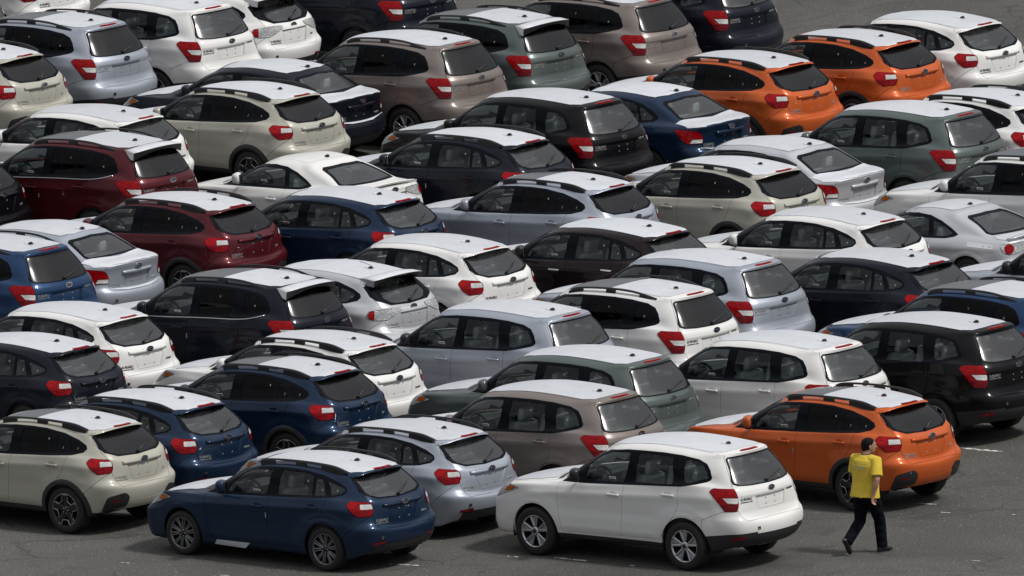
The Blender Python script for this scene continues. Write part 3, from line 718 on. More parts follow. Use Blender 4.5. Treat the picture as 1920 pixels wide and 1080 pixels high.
COUPE = dict(HATCH)
COUPE.update(rows=COUPE_ROWS, axles=(1.285, -1.285), wr=.31, arch=.35, crease=.70, sill=.22, belt_f=.84, track=.765, flare=.03,
  dlo=[[(.78, .83), (.55, 1.0), (.30, 1.115), (.08, 1.165), (-.15, 1.185), (-.40, 1.165), (-.62, 1.10), (-.83, 1.01), (-.99, .93), (-.95, .905), (-.80, .875), (-.5, .86), (.2, .845)]],
  fwin=rounded([(.50, .875), (.48, .97), (.28, 1.09), (.08, 1.14), (-.22, 1.145), (-.40, 1.12), (-.46, .885)], .03),
  rwin=None, rfix=None, qwin=rounded([(-.47, 1.11), (-.60, 1.075), (-.90, .945), (-.80, .90), (-.54, .885)], .03),
  fdoor=[(.80, 1.0), (.78, .55), (.70, .24), (-.42, .25), (-.50, .55), (-.52, 1.0)], rdoor=None,
  tl=[[(.93, .80), (.95, .845), (1.25, .86), (1.42, .855), (1.42, .79), (1.22, .71), (1.08, .69), (.98, .73)]],
  tlc=[circle(1.07, .775, .072, 14)],
  gate=[(-.05, .90), (.45, .90), (.46, .80), (.40, .66), (.34, .60), (-.05, .60)],
  frit=None, rglass=None, backlight=[(-.05, 1.18), (.38, 1.165), (.45, 1.14), (.58, .96), (.55, .938), (-.05, .935)],
  plate=[(-.05, .80), (.27, .80), (.25, .64), (-.05, .64)],
  rb=[(-1.60, .10), (-1.64, .40), (-1.86, .58), (-2.7, .58), (-2.7, .1)], lower=[(-.05, .42), (.62, .42), (.70, .10), (-.05, .1)],
  roofp=[(.15, -.05), (.15, .44), (-.7, .44), (-.74, .40), (-.78, -.05)],
  film=[(.08, -.05), (.06, .40), (-.1, .45), (-.66, .43), (-.74, .36), (-.765, -.05)], filmx=-.1,
  hoodp=[(1.92, -.05), (1.9, .35), (1.7, .56), (1.40, .62), (1.0, .68), (.90, .65), (.99, .4), (1.0, -.05)],
  hoodf=[(1.85, -.05), (1.85, .35), (1.65, .52), (1.1, .60), (.98, .56), (1.04, .3), (1.06, -.05)],
  deckf=[(-1.66, -.05), (-1.63, .40), (-1.58, .58), (-1.70, .66), (-1.88, .62), (-1.98, .3), (-2.0, -.05)],
  wind=[(-.05, 1.17), (.50, 1.14), (.60, 1.02), (.66, .87), (.4, .87), (-.05, .87)],
  head=[(1.50, .70), (1.65, .735), (2.2, .66), (2.2, .55), (1.85, .56)], amber=[(1.52, .69), (1.60, .70), (1.70, .62), (1.64, .61)],
  grille=[(-.05, .50), (.42, .50), (.50, .30), (-.05, .28)], intake=[(-.05, .27), (.45, .27), (.55, .20), (-.05, .20)],
  brake=None, fin=(-.66, 1.262), emblem=(-2.045, .86), bar=None, rail=None,
  mirror=(.44, .83, .90), handles=[(-.28, .70)], badge=None, model=None, tow=(.45, .45), wiper=None, seats=(-.15, None), marks=[None, None, None], cabin=(.85, .88, .24))

WAGON = dict(HATCH)      # older style hot hatch with a big roof wing and clear lamps
WAGON.update(
  tl=[[(.90, .875), (.96, .945), (1.30, .97), (1.42, .955), (1.42, .905), (1.22, .80), (1.05, .80), (.95, .835)]],
  tlc=[[(.925, .885), (.97, .935), (1.03, .945), (1.03, .815), (.97, .83)]],
  frit=[(-.05, 1.352), (.48, 1.30), (.56, 1.26), (.60, 1.13), (.585, 1.08), (.40, 1.00), (-.05, .975)],
  rglass=[(-.05, 1.32), (.36, 1.28), (.41, 1.25), (.45, 1.10), (.36, 1.03), (.25, 1.01), (-.05, 1.00)],
  plate=[(-.05, .885), (.30, .885), (.26, .67), (-.05, .67)], bar=None, wing=True, brake=None,
  film=[(.10, -.05), (.16, .43), (-.1, .50), (-1.42, .48), (-1.50, .45), (-1.55, .35), (-1.56, -.05)],
  qwin=rounded([(-1.20, 1.245), (-1.46, 1.175), (-1.50, 1.14), (-1.40, 1.06), (-1.28, 1.04)], .03), emblem=(-2.075, .94))

def hull(pts):
    P = sorted(set((round(a, 5), round(b, 5)) for a, b in pts))
    def half(P):
        h = []
        for p in P:
            while len(h) > 1 and (h[-1][0] - h[-2][0]) * (p[1] - h[-2][1]) - (h[-1][1] - h[-2][1]) * (p[0] - h[-2][0]) <= 0: h.pop()
            h.append(p)
        return h
    a = half(P); b = half(P[::-1])
    return a[:-1] + b[:-1]

class Part:
    def __init__(s, name, me, slots, flag=None, parent=None, loc=None, label=None):
        s.name, s.me, s.slots, s.flag, s.parent, s.loc, s.label = name, me, slots, flag, parent, loc, label

def wheel_meshes(kind, wr):
    rr = wr * (0.655 if kind == 'suv' else 0.70 if kind in ('hatch', 'coupe') else 0.70)
    W = 0.105
    bm = bmesh.new()
    prof = [(rr - .005, -W), (rr + .012, -W - .004), (wr * .88, -W - .012), (wr * .965, -W + .008), (wr, -W + .03), (wr, -.03), (wr, W - .03), (wr * .965, W - .008), (wr * .88, W + .012), (rr + .012, W + .006), (rr - .004, W - .004), (rr - .02, W - .03)]
    add_lathe(bm, prof, 40, 'y', 0)
    # shallow tread blocks: alternate rings pulled in
    for v in bm.verts:
        r = math.hypot(v.co.x, v.co.z)
        if abs(r - wr) < 1e-4 and abs(v.co.y) < 0.08:
            if int(round(math.atan2(v.co.z, v.co.x) / (2 * math.pi / 40))) % 2: 
                k = (wr - .006) / r; v.co.x *= k; v.co.z *= k
    bmesh.ops.recalc_face_normals(bm, faces=bm.faces)
    tyre = mesh_from_bm(bm, 'tyre', ['rubber'])
    bm = bmesh.new()
    slots = {'suv': ['rimsilver', 'rimblack', 'chrome', 'rimshade'], 'hatch': ['rimdark', 'rimblack', 'machined'], 'cross': ['rimblack', 'rimblack', 'machined'], 'coupe': ['rimdark', 'rimblack', 'machined']}[kind]
    # lip + barrel
    lipm = 2 if kind == 'cross' else 0
    add_lathe(bm, [(rr - .002, W), (rr + .006, W + .003), (rr - .006, W + .002), (rr - .016, W - .02)], 48, 'y', lipm if kind != 'cross' else 0)
    add_lathe(bm, [(rr - .016, W - .02), (rr - .022, .03), (rr - .04, -W)], 40, 'y', 1)
    add_lathe(bm, [(rr - .04, -.02), (.001, -.02)], 40, 'y', 1)        # brake disc plane, dark
    add_lathe(bm, [(.062, W - .03), (.06, W - .012), (.035, W - .006), (.001, W - .004)], 24, 'y', 0 if kind == 'suv' else 1)
    add_lathe(bm, [(.030, W - .004), (.028, W + .003), (.001, W + .004)], 20, 'y', 1)
    for k in range(5):
        a = 2 * math.pi * k / 5 + .63
        add_lathe(bm, [(.009, W - .012), (.008, W - .002), (.001, W - .001)], 8, 'y', 2, c=(.045 * math.cos(a), 0, .045 * math.sin(a)))
    def spoke(a, w0, w1, r0, r1, y0, y1, th, mi, bow=0.0, skew=0.0):
        ca, sa = math.cos(a), math.sin(a)
        N = 5; rows = []
        for i in range(N + 1):
            t = i / N; r = r0 + (r1 - r0) * t; w = w0 + (w1 - w0) * t + bow * math.sin(math.pi * t)
            y = y0 + (y1 - y0) * t
            off = skew * t
            row = []
            for (s, dy) in ((-1, -th), (-1, -.006), (-.55, 0), (.55, 0), (1, -.006), (1, -th)):
                u = r; v = s * w + off
                row.append(bm.verts.new((u * ca - v * sa, y + dy, u * sa + v * ca)))
            rows.append(row)
        for i in range(N):
            for j in range(5):
                f = bm.faces.new((rows[i][j], rows[i][j + 1], rows[i + 1][j + 1], rows[i + 1][j])); f.smooth = (j in (1, 2, 3)); f.material_index = mi
    if kind == 'suv':
        for k in range(5):
            a = 2 * math.pi * k / 5 + .25
            for s in (-1, 1):
                spoke(a + s * .10, .020, .013, .045, rr - .008, W - .012, W - .002, .03, 0, skew=s * .040)
            spoke(a, .022, .055, .05, rr - .012, W - .030, W - .022, .012, 3)
    elif kind in ('hatch', 'coupe'):
        for k in range(5):
            a = 2 * math.pi * k / 5 + .15
            for s in (-1, 1):
                spoke(a + s * .10, .016, .011, .04, rr - .008, W - .016, W - .003, .03, 0, skew=s * .022)
                spoke(a + s * .42, .012, .009, .05, rr - .008, W - .022, W - .004, .03, 0, skew=-s * .008)
    else:
        for k in range(5):
            a = 2 * math.pi * k / 5 + .31
            spoke(a, .045, .062, .03, rr - .008, W - .014, W - .003, .03, 0)
        # machined outline weaving between lip and the gaps
        pts = []
        for k in range(5):
            a = 2 * math.pi * k / 5 + .31
            for (da, r) in ((-.44, .58), (-.30, .62), (-.27, .86), (-.18, .955), (.18, .955), (.27, .86), (.30, .62), (.44, .58)):
                pts.append((rr * r * math.cos(a + da), W + .001, rr * r * math.sin(a + da)))
        pts.append(pts[0])
        add_tube(bm, pts, .0055, 5, 2, cap=False)
        add_lathe(bm, [(rr - .004, W + .001), (rr + .004, W + .004), (rr + .002, W)], 48, 'y', 2)
    rim = mesh_from_bm(bm, 'rim', slots)
    return tyre, rim

def rbox(bm, c, s, bev, mi=0, rot=None):
    add_box(bm, c[0], c[1], c[2], s[0], s[1], s[2], mi, rot, bev)

def build_type(kind, sp):
    P = []
    G = shape_side(build_grid(sp['rows']), sp)
    nr, nc = G.shape[:2]
    bm = bmesh.new()
    lay = bm.faces.layers.int.new('region'); reg = bm.faces.layers.int.new('tmp'); rowl = bm.faces.layers.int.new('row'); coll = bm.faces.layers.int.new('col')
    V = [[None] * nc for _ in range(nr)]
    for i in range(nr):
        for j in range(nc): V[i][j] = bm.verts.new(G[i, j])
    for i in range(nr - 1):
        for j in range(nc - 1):
            f = bm.faces.new((V[i][j], V[i + 1][j], V[i + 1][j + 1], V[i][j + 1])); f.smooth = True
            f[lay] = BODY; f[rowl] = i; f[coll] = j
    bmesh.ops.remove_doubles(bm, verts=bm.verts, dist=1e-4)
    bm.normal_update()
    # make sure normals point outward
    sm = sum((f.normal.y for f in bm.faces if f.calc_center_median().y > .6))
    if sm < 0: bmesh.ops.reverse_faces(bm, faces=bm.faces)
    bm.normal_update()
    from mathutils.bvhtree import BVHTree
    src_bm = bm.copy(); src_bm.normal_update(); src_bvh = BVHTree.FromBMesh(src_bm)
    def C(view, poly, region, allow=(BODY,), xr=(-9, 9), nmin=0.05, rows=None):
        if poly is None: return 0
        return cut(bm, lay, reg, view, hull(poly), set(allow), region, xr, nmin, rows)
    for wx in sp['axles']:
        if 'clad' in sp: C('S', circle(wx, sp['wr'], sp['clad'], 40), CLAD, nmin=-1)
        C('S', circle(wx, sp['wr'], sp['arch'], 40), HOLE, allow=(BODY, CLAD), nmin=-1)
    if 'clad' in sp:
        C('S', [(-1.0, -.1), (-1.0, sp['sill'] + .02), (1.0, sp['sill'] + .02), (1.0, -.1)], CLAD, nmin=-1)
    # films are skins laid over roof, hood and boot lid: cut on a copy
    def skin(polys, name, mat, flag, push, nmin=.35, allow=(BODY,), fl=.003, rows=(13 * NV, 999)):
        b2 = bm.copy(); l2 = b2.faces.layers.int['region']; r2 = b2.faces.layers.int['tmp']
        for view, poly, region, xr in polys:
            cut(b2, l2, r2, view, poly if region == -1 else hull(poly), set(allow) | {FILM1}, region, xr, nmin, rows)
        grid_normals(b2, src_bvh, src_bm)
        me = piece(b2, l2, {FILM1}, [mat], 'C', gap=0, flange=fl, push=push)
        b2.free()
        if me: P.append(Part(name, me, [mat], flag))
    film = sp['film']; fx = sp['filmx']
    skin([('T', film, FILM1, (-9, 9))], 'roof_film', 'film', 'fullfilm', .005)
    rear = [(min(x, fx), y) for x, y in hull(film)]
    skin([('T', rear, FILM1, (-9, 9))], 'roof_film', 'film', 'rearfilm', .005)
    front = [(max(x, fx + .01), y * .96) for x, y in hull(film)]
    skin([('T', front, FILM1, (-9, 9))], 'glass_roof', 'pano', 'rearfilm', .003)
    skin([('T', sp['hoodf'], FILM1, (.9, 9))], 'hood_film', 'film', 'hoodfilm', .006, nmin=.6, rows=(0, 11 * NV))
    if 'deckf' in sp: skin([('T', sp['deckf'], FILM1, (-9, -1.4))], 'boot_film', 'film', 'hoodfilm', .006, nmin=.45, rows=(0, 10 * NV + 1))
    lx = {'suv': -1.66, 'hatch': -1.49, 'cross': -1.49, 'wagon': -1.49}.get(kind)
    if lx:
        for f in bm.faces:
            c = f.calc_center_median()
            if c.x < lx and f[rowl] >= 13 * NV: f[lay] = LIPTOP
            elif kind != 'suv' and f[coll] >= NF + NS and 12 * NV + 2 <= f[rowl] < 13 * NV: f[lay] = UNDER
    # side glazing
    for d in sp['dlo']: C('S', d, DLO)
    C('S', sp['fwin'], FWIN, (DLO,)); C('S', sp['rwin'], RWIN, (DLO,)); C('S', sp['rfix'], RFIX, (DLO,)); C('S', sp['qwin'], QWIN, (DLO,))
    C('F', sp['wind'], WIND, (BODY,), xr=(-.3, 1.3), nmin=.25)
    # lamps
    C('D', rounded(hull([q for d in sp['tl'] for q in d]), .02, 3), TLR, (BODY,), xr=(-9, -1.3), nmin=.02)
    for d in sp['tlc']: C('D', rounded(hull(d), .012, 2), TLC, (TLR,), xr=(-9, -1.3), nmin=.02)
    tz = min(p_[1] for d in sp['tlc'] for p_ in d)
    if kind in ('suv', 'hatch', 'cross'): C('D', [(.7, .5), (1.5, .5), (1.5, tz - .012), (.7, tz - .004)], REDTL, (TLR,), xr=(-9, -1.3), nmin=-1)
    if 'backlight' in sp: C('R', sp['backlight'], FRIT, (BODY,), xr=(-9, -.5), nmin=.1)
    C('R', sp['gate'], GATE, (BODY,), xr=(-9, -1.3), nmin=.04)
    if 'backlight' in sp:
        bl = np.array(sp['backlight']); bl2 = [((p[0] * .92) if p[0] > 0 else p[0], p[1] + (.018 if p[1] < bl[:, 1].mean() else -.018)) for p in sp['backlight']]
        C('R', bl2, RGLASS, (FRIT,), xr=(-9, -.5), nmin=.1)
        if kind == 'sedan' or kind == 'coupe': C('T', sp['deckf'], GATE, (BODY,), xr=(-9, -1.4), nmin=.45, rows=(0, 10 * NV + 1))
    else:
        C('R', sp['frit'], FRIT, (GATE, BODY, UNDER), xr=(-9, -1.3), nmin=.04)
        C('R', sp['rglass'], RGLASS, (FRIT,), xr=(-9, -1.3), nmin=.04)
    C('R', sp['plate'], PLATE, (GATE,), xr=(-9, -1.3))
    C('S', sp['head'], HEAD, (BODY,), xr=(1.2, 9), nmin=-1)
    C('S', sp['amber'], AMBER, (HEAD,), xr=(1.2, 9), nmin=-1)
    C('F', sp['grille'], GRILLE, (BODY,), xr=(1.6, 9)); C('F', sp['intake'], FBUMP, (BODY,), xr=(1.6, 9))
    C('T', sp['hoodp'], HOOD, (BODY,), xr=(.9, 9), nmin=.45)
    C('T', sp['roofp'], ROOF, (BODY,), nmin=.4)
    C('S', sp['rb'], RBUMP, (BODY,), xr=(-9, -1.55), nmin=-1)
    if sp.get('crossover'):
        C('D', rounded([(1.11, .552), (1.36, .60), (1.42, .53), (1.36, .39), (1.01, .335)], .04, 3), FOGBOX, (RBUMP,), xr=(-9, -1.5), nmin=-1)
        C('R', [(-.05, .475), (.50, .50), (.46, .40), (.42, .36), (-.05, .36)], SKID, (RBUMP,), xr=(-9, -1.7), nmin=-1)
        C('R', [(-.05, .30), (.95, .33), (.95, .1), (-.05, .1)], LOWER, (RBUMP,), xr=(-9, -1.5), nmin=-1)
        C('D', [(1.17, .50), (1.28, .51), (1.28, .475), (1.17, .47)], FOG, (FOGBOX,), xr=(-9, -1.5), nmin=-1)
    else:
        if kind == 'suv':
            C('D', [(.5, .10), (.5, .475), (1.02, .483), (1.11, .548), (1.50, .556), (1.50, .10)], LOWER, (RBUMP,), xr=(-9, -1.5), nmin=-1)
        C('R', sp['lower'] if kind != 'suv' else [(-.05, .53), (.6, .53), (.6, .1), (-.05, .1)], LOWER, (RBUMP,), xr=(-9, -1.7), nmin=.02)
        fb = [(1.13, .50), (1.33, .52), (1.33, .47), (1.13, .45)] if kind == 'suv' else [(1.17, .425), (1.36, .44), (1.36, .405), (1.17, .39)]
        C('D', fb, FOG, (RBUMP, LOWER), xr=(-9, -1.5), nmin=-1)
    C('S', sp['fdoor'], FDOOR, (BODY,), nmin=.1)
    C('S', sp['rdoor'], RDOOR, (BODY,), nmin=.1)
    if kind == 'suv': C('S', [(-1.0, .1), (-1.0, .355), (1.0, .355), (1.0, .1)], SILL, (BODY,), nmin=-1)
    grid_normals(bm, src_bvh, src_bm)
    # ---- assemble pieces
    def add(name, regions, slots, side='C', flag=None, parent=None, label=None, **kw):
        me = piece(bm, lay, regions, slots, side, **kw)
        if me is None: return None
        p = Part(name, me, slots, flag, parent, label=label); P.append(p); return p
    b = add('body', {BODY}, ['PAINT'], flange=.035)
    add('hood', {HOOD}, ['PAINT']); add('rear_spoiler', {LIPTOP}, ['PAINT'], flange=.02, gap=.002); add('spoiler_underside', {UNDER}, ['PAINT'], flange=.01, gap=0); add('roof', {ROOF}, ['PAINT'], flange=.012)
    gate = add('tailgate' if kind not in ('sedan', 'coupe') else 'boot_lid', {GATE}, ['PAINT'], flange=.03)
    add('number_plate_recess', {PLATE}, ['PAINT'], parent=gate, recess=(.028 if kind != 'coupe' else .02, 0, 0))
    add('rear_window_surround', {FRIT}, ['gloss'], parent=gate if 'backlight' not in sp else None, gap=-.004, flange=.01, push=.001)
    add('rear_window', {RGLASS}, ['RGLASS'], gap=0, flange=0, push=-.004)
    add('windscreen', {WIND}, ['glass'], gap=0, flange=0, push=-.003)
    bp_ = add('rear_bumper', {RBUMP}, ['PAINT'], flange=.03)
    add('bumper_skirt', {LOWER}, ['plastic'], gap=.001, flange=.02, push=-.004)
    if sp.get('crossover'): add('skid_panel', {SKID}, ['PAINT'], parent=bp_, gap=.002, push=.006)
    add('front_skirt', {FBUMP}, ['plastic'], gap=.001, flange=.02, push=-.004)
    add('grille', {GRILLE}, ['trim'], gap=.001, push=-.012)
    for s in ('L', 'R'):
        if 'clad' in sp: add('wheel_arch_cladding', {CLAD}, ['plastic'], s, gap=.001, flange=.03, push=.009)
        if kind == 'suv': add('sill_cladding', {SILL}, ['plastic'], s, gap=.001, flange=.02, push=-.003)
    for s in ('L', 'R'):
        fd = add('front_door', {FDOOR}, ['PAINT'], s)
        rd = add('rear_door', {RDOOR}, ['PAINT'], s) if sp['rdoor'] else None
        add('window_trim', {DLO}, ['gloss'], s, gap=-.004, flange=.012, push=.0015)
        add('door_window', {FWIN}, ['glass'], s, parent=fd, gap=0, flange=0, push=-.006)
        if sp['rwin']: add('door_window', {RWIN}, ['SGLASS'], s, parent=rd, gap=0, flange=0, push=-.006)
        if sp['rfix']: add('corner_window', {RFIX}, ['SGLASS'], s, gap=0, flange=0, push=-.006)
        if sp['qwin']: add('quarter_window', {QWIN}, ['SGLASS'], s, gap=0, flange=0, push=-.005)
        tlm = 'headlens' if kind in ('wagon', 'coupe') else 'red'
        t = add('tail_lamp', {TLR, REDTL}, [tlm, 'gloss', 'redmid'] if kind != 'suv' else [tlm, 'chrome', 'reddeep'], s, gap=.004, flange=.02, push=.007, flange_mat=1, matmap={REDTL: 2})
        add('clear_lens' if tlm == 'red' else 'red_lens', {TLC}, ['clear' if tlm == 'red' else 'red', 'chrome'], s, parent=t, gap=.002, flange=.02, push=.011, flange_mat=1)
        h = add('headlight', {HEAD}, ['headlens', 'trim'], s, gap=.003, flange=.015, push=.003, flange_mat=1)
        add('indicator', {AMBER}, ['amber'], s, parent=h, gap=.002, flange=.01, push=.004)
        add('reflector', {FOG}, ['darkred', 'chrome'], s, parent=bp_, gap=.002, flange=.01, push=.004, flange_mat=1)
        if sp.get('crossover'): add('bumper_corner_trim', {FOGBOX}, ['plastic'], s, parent=bp_, gap=.002, flange=.02, push=.006)
    hg = {}
    # surface sampler on the half body (before freeing): nearest point by view
    from mathutils.bvhtree import BVHTree
    bvh = BVHTree.FromBMesh(bm)
    bm.free()
    def hit_rear(y, z):
        h = bvh.ray_cast(Vector((-4, max(abs(y), .004), z)), Vector((1, 0, 0)))
        if h[0] is None: h = bvh.find_nearest(Vector((-2, y, z)))
        return h[0], h[1]
    def hit_side(x, z):
        h = bvh.ray_cast(Vector((x, 3, z)), Vector((0, -1, 0)))
        if h[0] is None: h = bvh.find_nearest(Vector((x, .85, z)))
        return h[0], h[1]
    def hit_top(x, y):
        h = bvh.ray_cast(Vector((x, max(abs(y), .004), 4)), Vector((0, 0, -1)))
        return h[0], h[1]
    # ---- wheels
    tyre, rim = wheel_meshes({'suv': 'suv', 'cross': 'cross', 'coupe': 'coupe'}.get(kind, 'hatch'), sp['wr'])
    for sx in (0, 1):
        for sy in (1, -1):
            loc = (sp['axles'][sx], sy * sp['track'], sp['wr'])
            rot = 0 if sy > 0 else math.pi
            w = Part('wheel', rim, rim_slots(rim), None, None, (loc, rot)); P.append(w)
            P.append(Part('tyre', tyre, ['rubber'], None, w, ((0, 0, 0), 0)))
    # ---- under-structure and arch liners
    b2 = bmesh.new()
    g0 = sp['sill'] - .04; A = sp['arch']
    fr = G[:, 0, 0].max() - .25; rb_ = G[:, -1, 0].min() + .30
    add_box(b2, (fr + rb_) / 2, 0, g0 + .12, fr - rb_, 1.16, .22, 0)
    add_box(b2, 0, 0, g0 + .10, 2 * (1.32 - A - .02), 1.54, .18, 0)
    for wx in sp['axles']:
        for sy in (1, -1):
            n = 20; r_ = A + .015; ins = []; outs = []
            for k in range(n + 1):
                a = math.pi * (k / n) * 1.16 - .25
                x, z = wx + r_ * math.cos(a), sp['wr'] + r_ * math.sin(a)
                outs.append(b2.verts.new((x, sy * (.80 if kind != 'suv' else .83), z))); ins.append(b2.verts.new((x, sy * .52, z)))
            for k in range(n): b2.faces.new((outs[k], outs[k + 1], ins[k + 1], ins[k]))
            b2.faces.new(ins)
    ex = G[:, -1, 0].min()
    bmesh.ops.recalc_face_normals(b2, faces=b2.faces)
    P.append(Part('underbody', mesh_from_bm(b2, 'underbody', ['under', 'chrome']), ['under', 'chrome']))
    # ---- cabin: tub, dashboard, steering wheel, seats
    cx, dz_, fl = sp['cabin']
    b2 = bmesh.new()
    tail = -1.75 if kind != 'coupe' else -1.45
    if kind == 'sedan': tail = -1.45
    add_box(b2, (cx + tail) / 2, 0, fl, cx - tail, 1.40, .04, 0)
    for sy in (1, -1): add_box(b2, (cx + tail) / 2 - .05, sy * .755, (fl + dz_ - .10) / 2, cx - tail - .2, .03, dz_ - .12 - fl, 0)
    if kind in ('suv', 'hatch', 'cross', 'wagon'):
        add_box(b2, tail + .22, 0, (fl + dz_ - .06) / 2, .60, 1.30, dz_ - .06 - fl, 0, bev=.02)
    else:
        add_box(b2, tail - .02, 0, dz_ - .03, .52, 1.22, .10, 0, bev=.02)
    bmesh.ops.recalc_face_normals(b2, faces=b2.faces)
    P.append(Part('cabin_lining', mesh_from_bm(b2, 'cabin_lining', ['dark']), ['dark']))
    b2 = bmesh.new()
    top = sp['mirror'][2] - .02
    pr = [(cx - .14, top - .02), (cx - .27, top + .0), (cx - .38, top - .05), (cx - .44, top - .14), (cx - .36, top - .30), (cx - .14, top - .34)]
    add_prism(b2, pr, 'y', -.64, .64, 0)
    add_prism(b2, [(cx + .06, top - .03), (cx - .14, top - .03), (cx - .14, top - .2), (cx + .06, top - .2)], 'y', -.50, .50, 0)
    add_prism(b2, [(cx - .28, top + .02), (cx - .33, top + .065), (cx - .42, top + .055), (cx - .45, top - .02)], 'y', .18, .52, 0)
    add_box(b2, cx - .43, 0, top - .10, .06, .30, .14, 0, bev=.015)
    bmesh.ops.recalc_face_normals(b2, faces=b2.faces)
    P.append(Part('dashboard', mesh_from_bm(b2, 'dashboard', ['dash']), ['dash']))
    b2 = bmesh.new()
    ring = []
    for k in range(25):
        a = 2 * math.pi * k / 24
        ring.append((0 + .185 * math.sin(a) * .42, .185 * math.cos(a), .185 * math.sin(a) * .91))
    add_tube(b2, ring, .017, 7, 0, cap=False)
    add_tube(b2, [(0, -.17, 0), (-.005, 0, -.01), (0, .17, 0)], .016, 6, 0)
    add_tube(b2, [(-.01, 0, -.02), (-.06, 0, -.16)], .016, 6, 0)
    add_lathe(b2, [(.055, -.02), (.05, .02), (.001, .03)], 14, 'y', 0)
    bmesh.ops.transform(b2, matrix=Matrix.Translation((cx - .55, .35, top - .06)), verts=b2.verts)
    P.append(Part('steering_wheel', mesh_from_bm(b2, 'steering_wheel', ['dash']), ['dash']))
    def seat_mesh(wd, heads, h, rec=-.22):
        b2 = bmesh.new()
        add_box(b2, .22, 0, .14, .52, wd, .16, 0, None, .05)
        Rm = Matrix.Rotation(rec, 4, 'Y')
        mt = Matrix.Translation((-.06, 0, .20)) @ Rm
        v0 = set(b2.verts)
        add_box(b2, 0, 0, h / 2, .15, wd, h, 0, None, .055)
        for hy in heads:
            add_box(b2, 0, hy, h + .10, .10, .26, .19, 0, None, .04)
            add_box(b2, 0, hy, h + .01, .02, .14, .06, 0, None)
        bmesh.ops.transform(b2, matrix=mt, verts=[v for v in b2.verts if v not in v0])
        for f in b2.faces: f.smooth = True
        return mesh_from_bm(b2, 'seat', ['seat'])
    h = .58 if kind == 'suv' else .52
    fs = seat_mesh(.50, (0,), h)
    x1 = sp['seats'][0] - .25
    for sy in (.36, -.36): P.append(Part('front_seat', fs, ['seat'], None, None, ((x1, sy, fl + .05), 0)))
    rs = seat_mesh(1.22, (-.40, .40) if kind != 'coupe' else (), h - (.04 if kind != 'coupe' else .16))
    P.append(Part('rear_seat', rs, ['seat'], None, None, ((x1 - .86 if kind != 'coupe' else x1 - .68, 0, fl + .07), 0)))
    # ---- small outside parts
    # mirrors
    mx_, my_, mz_ = sp['mirror']
    for sy, s in ((1, 'L'), (-1, 'R')):
        b2 = bmesh.new()
        add_box(b2, 0, .105, .025, .14, .245, .165, 0, None, .052)
        for v in b2.verts:
            if v.co.x > 0: v.co.y = v.co.y * (1 - .22 * v.co.x / .07) ; v.co.z = .025 + (v.co.z - .025) * (1 - .22 * v.co.x / .07)
        add_box(b2, -.065, .105, .025, .016, .21, .13, 1, None, .006)
        add_prism(b2, [(.05, -.09), (-.03, -.10), (-.035, -.03), (.03, -.03)], 'y', -.055, .06, 1)
        for v in b2.verts: v.co.y *= sy
        bmesh.ops.recalc_face_normals(b2, faces=b2.faces)
        for f in b2.faces: f.smooth = True
        me = mesh_from_bm(b2, 'mirror', ['PAINT', 'trim'])
        turn = sy * R(32)
        mp = Part('side_mirror', me, ['MIRROR', 'trim'], None, None, ((mx_ - .04, sy * (my_ + .03), mz_ + .055), turn)); P.append(mp)
        b2 = bmesh.new(); add_box(b2, -.074, .105 * sy, .025, .004, .19, .11, 0, None, .0015)
        P.append(Part('mirror_glass', mesh_from_bm(b2, 'mirror_glass', ['mirrorglass']), ['mirrorglass'], None, mp, ((0, 0, 0), 0)))
    # door handles with dished cups behind them
    for (hx, hz) in sp['handles']:
        q, n = hit_side(hx, hz)
        for sy in (1, -1):
            b2 = bmesh.new()
            add_box(b2, 0, .022, 0, .205, .022, .028, 0, None, .009)
            add_box(b2, .085, .008, 0, .03, .03, .026, 0, None, .006); add_box(b2, -.085, .008, 0, .03, .03, .026, 0, None, .006)
            cup = [b2.verts.new((.075 * math.cos(2 * math.pi * k / 16), .0015, .05 * math.sin(2 * math.pi * k / 16))) for k in range(16)]
            f = b2.faces.new(cup); f.material_index = 1
            for v in b2.verts: v.co.y *= sy
            bmesh.ops.recalc_face_normals(b2, faces=b2.faces)
            P.append(Part('door_handle', mesh_from_bm(b2, 'door_handle', ['PAINT', 'gloss']), ['HANDLE', 'PAINT'], None, None, ((hx, sy * q.y, hz), 0)))
    # antenna: stub base with a flap of film lifted in front of it
    fx_, fz_ = sp['fin']
    q, n = hit_top(fx_, 0)
    b2 = bmesh.new()
    v = [b2.verts.new(c) for c in ((.055, 0, 0), (.0, .030, 0), (-.045, .026, 0), (-.045, -.026, 0), (.0, -.030, 0), (-.006, .010, .034), (-.040, .009, .034), (-.040, -.009, .034), (-.006, -.010, .034))]
    for ids in ((0, 1, 5), (1, 2, 6, 5), (2, 3, 7, 6), (3, 4, 8, 7), (4, 0, 8), (0, 5, 8), (5, 6, 7, 8)): b2.faces.new([v[i] for i in ids])
    bmesh.ops.recalc_face_normals(b2, faces=b2.faces)
    if kind == 'wagon': add_tube(b2, [(-.02, 0, .045), (.10, 0, .07), (.20, 0, .085)], .004, 5)
    P.append(Part('antenna', mesh_from_bm(b2, 'antenna', ['trim']), ['trim'], None, None, ((fx_, 0, q.z + .004), 0)))
    b2 = bmesh.new()
    v = [b2.verts.new(c) for c in ((.03, .045, 0), (-.05, .045, 0), (-.05, -.045, 0), (.03, -.045, 0))]; f = b2.faces.new(v)
    v2 = [b2.verts.new(c) for c in ((.03, .045, 0), (.03, -.045, 0), (.085, -.04, .012), (.085, .04, .015))]; f = b2.faces.new(v2); f.material_index = 1
    P.append(Part('film_cutout', mesh_from_bm(b2, 'film_cutout', ['PAINT', 'film']), ['PAINT', 'film'], 'anyfilm', None, ((fx_, 0, q.z + .008), 0)))
    # emblem: dark oval, bright ring, six stars
    ex_, ez_ = sp['emblem']
    q, n = hit_rear(.004, ez_)
